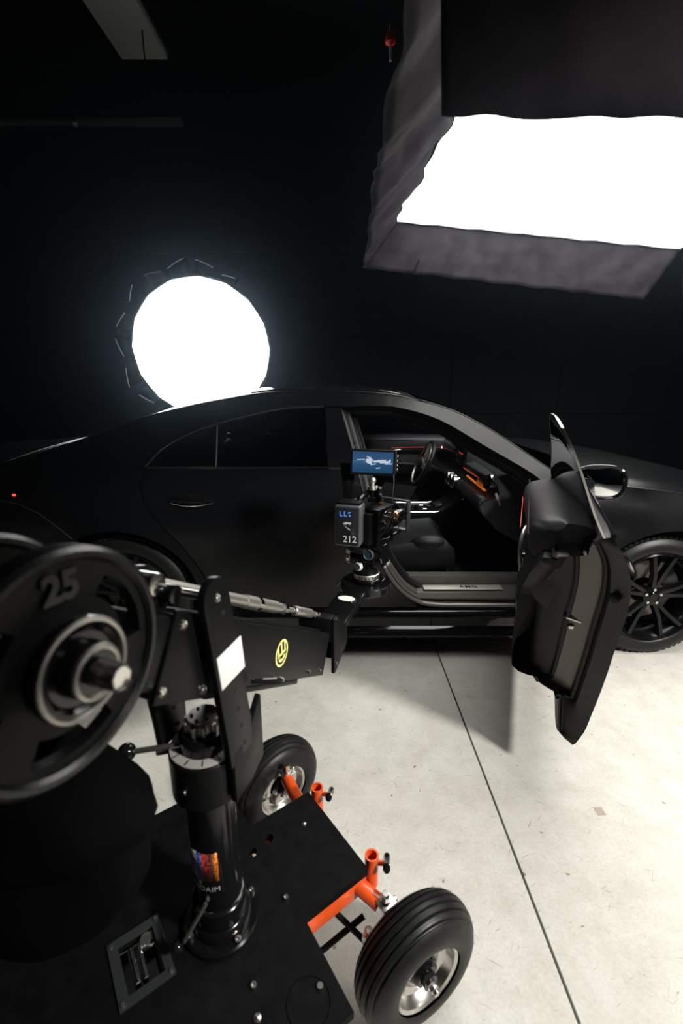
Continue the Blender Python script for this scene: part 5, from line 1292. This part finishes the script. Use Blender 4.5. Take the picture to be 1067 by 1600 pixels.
BT = thing('camera_battery', 'grey camera battery numbered 212 with a blue display on the back of the camera', 'battery', tuple(HB + Vector((0, 0, .176)) + Matrix.Rotation(R(-35), 3, 'Z') @ Vector((-.008, -.115, 0))), R(-17))
part('case', MB().prism(rrect(.094, .152, .008), frame((0, .058, .078), (1, 0, 0), (0, 0, 1)), .070), 'battery_body', BT, bevel=.003)
part('face_panel', MB().prism(rrect(.084, .138, .006), frame((0, -.0115, .078), (1, 0, 0), (0, 0, 1)), .002), 'battery_face', BT, bevel=.0008)
part('number', text_mb('212', .034, frame((.010, -.0142, .030), (1, 0, 0), (0, 0, 1)), .0004, 1.0, .0004), 'white_print', BT)
bd_ = MB()
for x, z, w, h in ((-.026, .125, .003, .018), (-.022, .117, .010, .003), (-.010, .125, .003, .018), (-.006, .117, .010, .003), (.006, .1285, .003, .008), (.010, .119, .006, .006), (.010, .131, .006, .003)): bd_.box((x, -.0143, z), (w, .0008, h))
part('charge_display', bd_, 'blue_led', BT)
part('printed_mark', MB().prism([(-.016, .003), (-.004, .010), (.016, .008), (.012, .000), (.0, .004), (-.004, -.001)], frame((.0, -.0141, .085), (1, 0, 0), (0, 0, 1)), .0005).prism([(-.014, -.002), (.010, -.016), (.014, -.020), (.008, -.019)], frame((.0, -.0141, .085), (1, 0, 0), (0, 0, 1)), .0005), 'white_print', BT)
part('mount_plate', MB().box((0, .066, .078), (.088, .016, .13)), 'black_plastic', BT, bevel=.003)
part('top_cover', MB().box((.0, .03, .158), (.085, .06, .010)), 'black_plastic', BT, bevel=.003)

MN = thing('monitor', 'small field monitor with a blue picture mounted above the camera', 'monitor', tuple(HB + Vector((.018, -.01, .415))), R(2))
MN.rotation_euler = (R(-8), R(1.5), R(-4))
part('mount_ball', MB().sphere((0, .005, -.012), .014, 16, 10).cyl((0, .005, -.045), (0, .005, -.018), .010, n=16).cyl((0, .005, -.048), (0, .005, -.036), .016, n=20), 'satin_steel', MN)
part('case', MB().prism(rrect(.168, .094, .006), frame((0, .024, .054), (1, 0, 0), (0, 0, 1)), .024), 'black_plastic', MN, bevel=.002)
part('glass', MB().box((0, -.0008, .054), (.160, .0016, .086)), 'gloss_black', MN)
part('screen', MB().box((-.002, -.0022, .054), (.148, .0012, .076)), 'monitor_picture', MN)
sp = MB(); y_ = -.0034
for x, z, w, h, a in ((-.012, .058, .016, .020, .3), (-.022, .060, .010, .014, .5), (.012, .058, .026, .007, -.08), (.040, .056, .034, .008, -.05), (.030, .062, .030, .004, -.05), (-.045, .063, .03, .0022, -.06), (.055, .050, .026, .003, -.05), (.018, .034, .016, .003, -.15), (-.016, .072, .018, .003, .3), (.0, .047, .02, .003, -.2), (.060, .060, .006, .012, .1)):
    sp.box((x, y_, z), (w, .0006, h), Matrix.Rotation(a, 3, 'Y'))
part('screen_picture', sp, 'monitor_highlight', MN)
for k in range(4): part('side_button', MB().box((.0875, .010, .030 + .016 * k), (.003, .008, .008)), 'satin_steel', MN, bevel=.001)
part('mount_post', MB().cyl((0, .005, -.048), (0, .012, -.078), .008, n=12).box((0, .012, -.084), (.03, .03, .014)), 'anodized', MN)

# ================================================================ thin haze added to the room to give the lens glow around the lamps
hz = bpy.data.materials.new('haze'); hz.use_nodes = True; hn = hz.node_tree; hn.nodes.clear()
ho = hn.nodes.new('ShaderNodeOutputMaterial'); hv = hn.nodes.new('ShaderNodeVolumeScatter')
hv.inputs['Color'].default_value = (.62, .82, 1.0, 1); hv.inputs['Density'].default_value = HAZE; hv.inputs['Anisotropy'].default_value = .935
hn.links.new(hv.outputs[0], ho.inputs['Volume']); MATS['haze'] = hz
hb_ = part('haze', MB().box((0, 2.0, 2.10), (11.8, 8.8, 4.16)), 'haze')
tag(hb_, 'thin bluish haze added to the dark room for the glow around the lamps', 'haze'); hb_['kind'] = 'stuff'
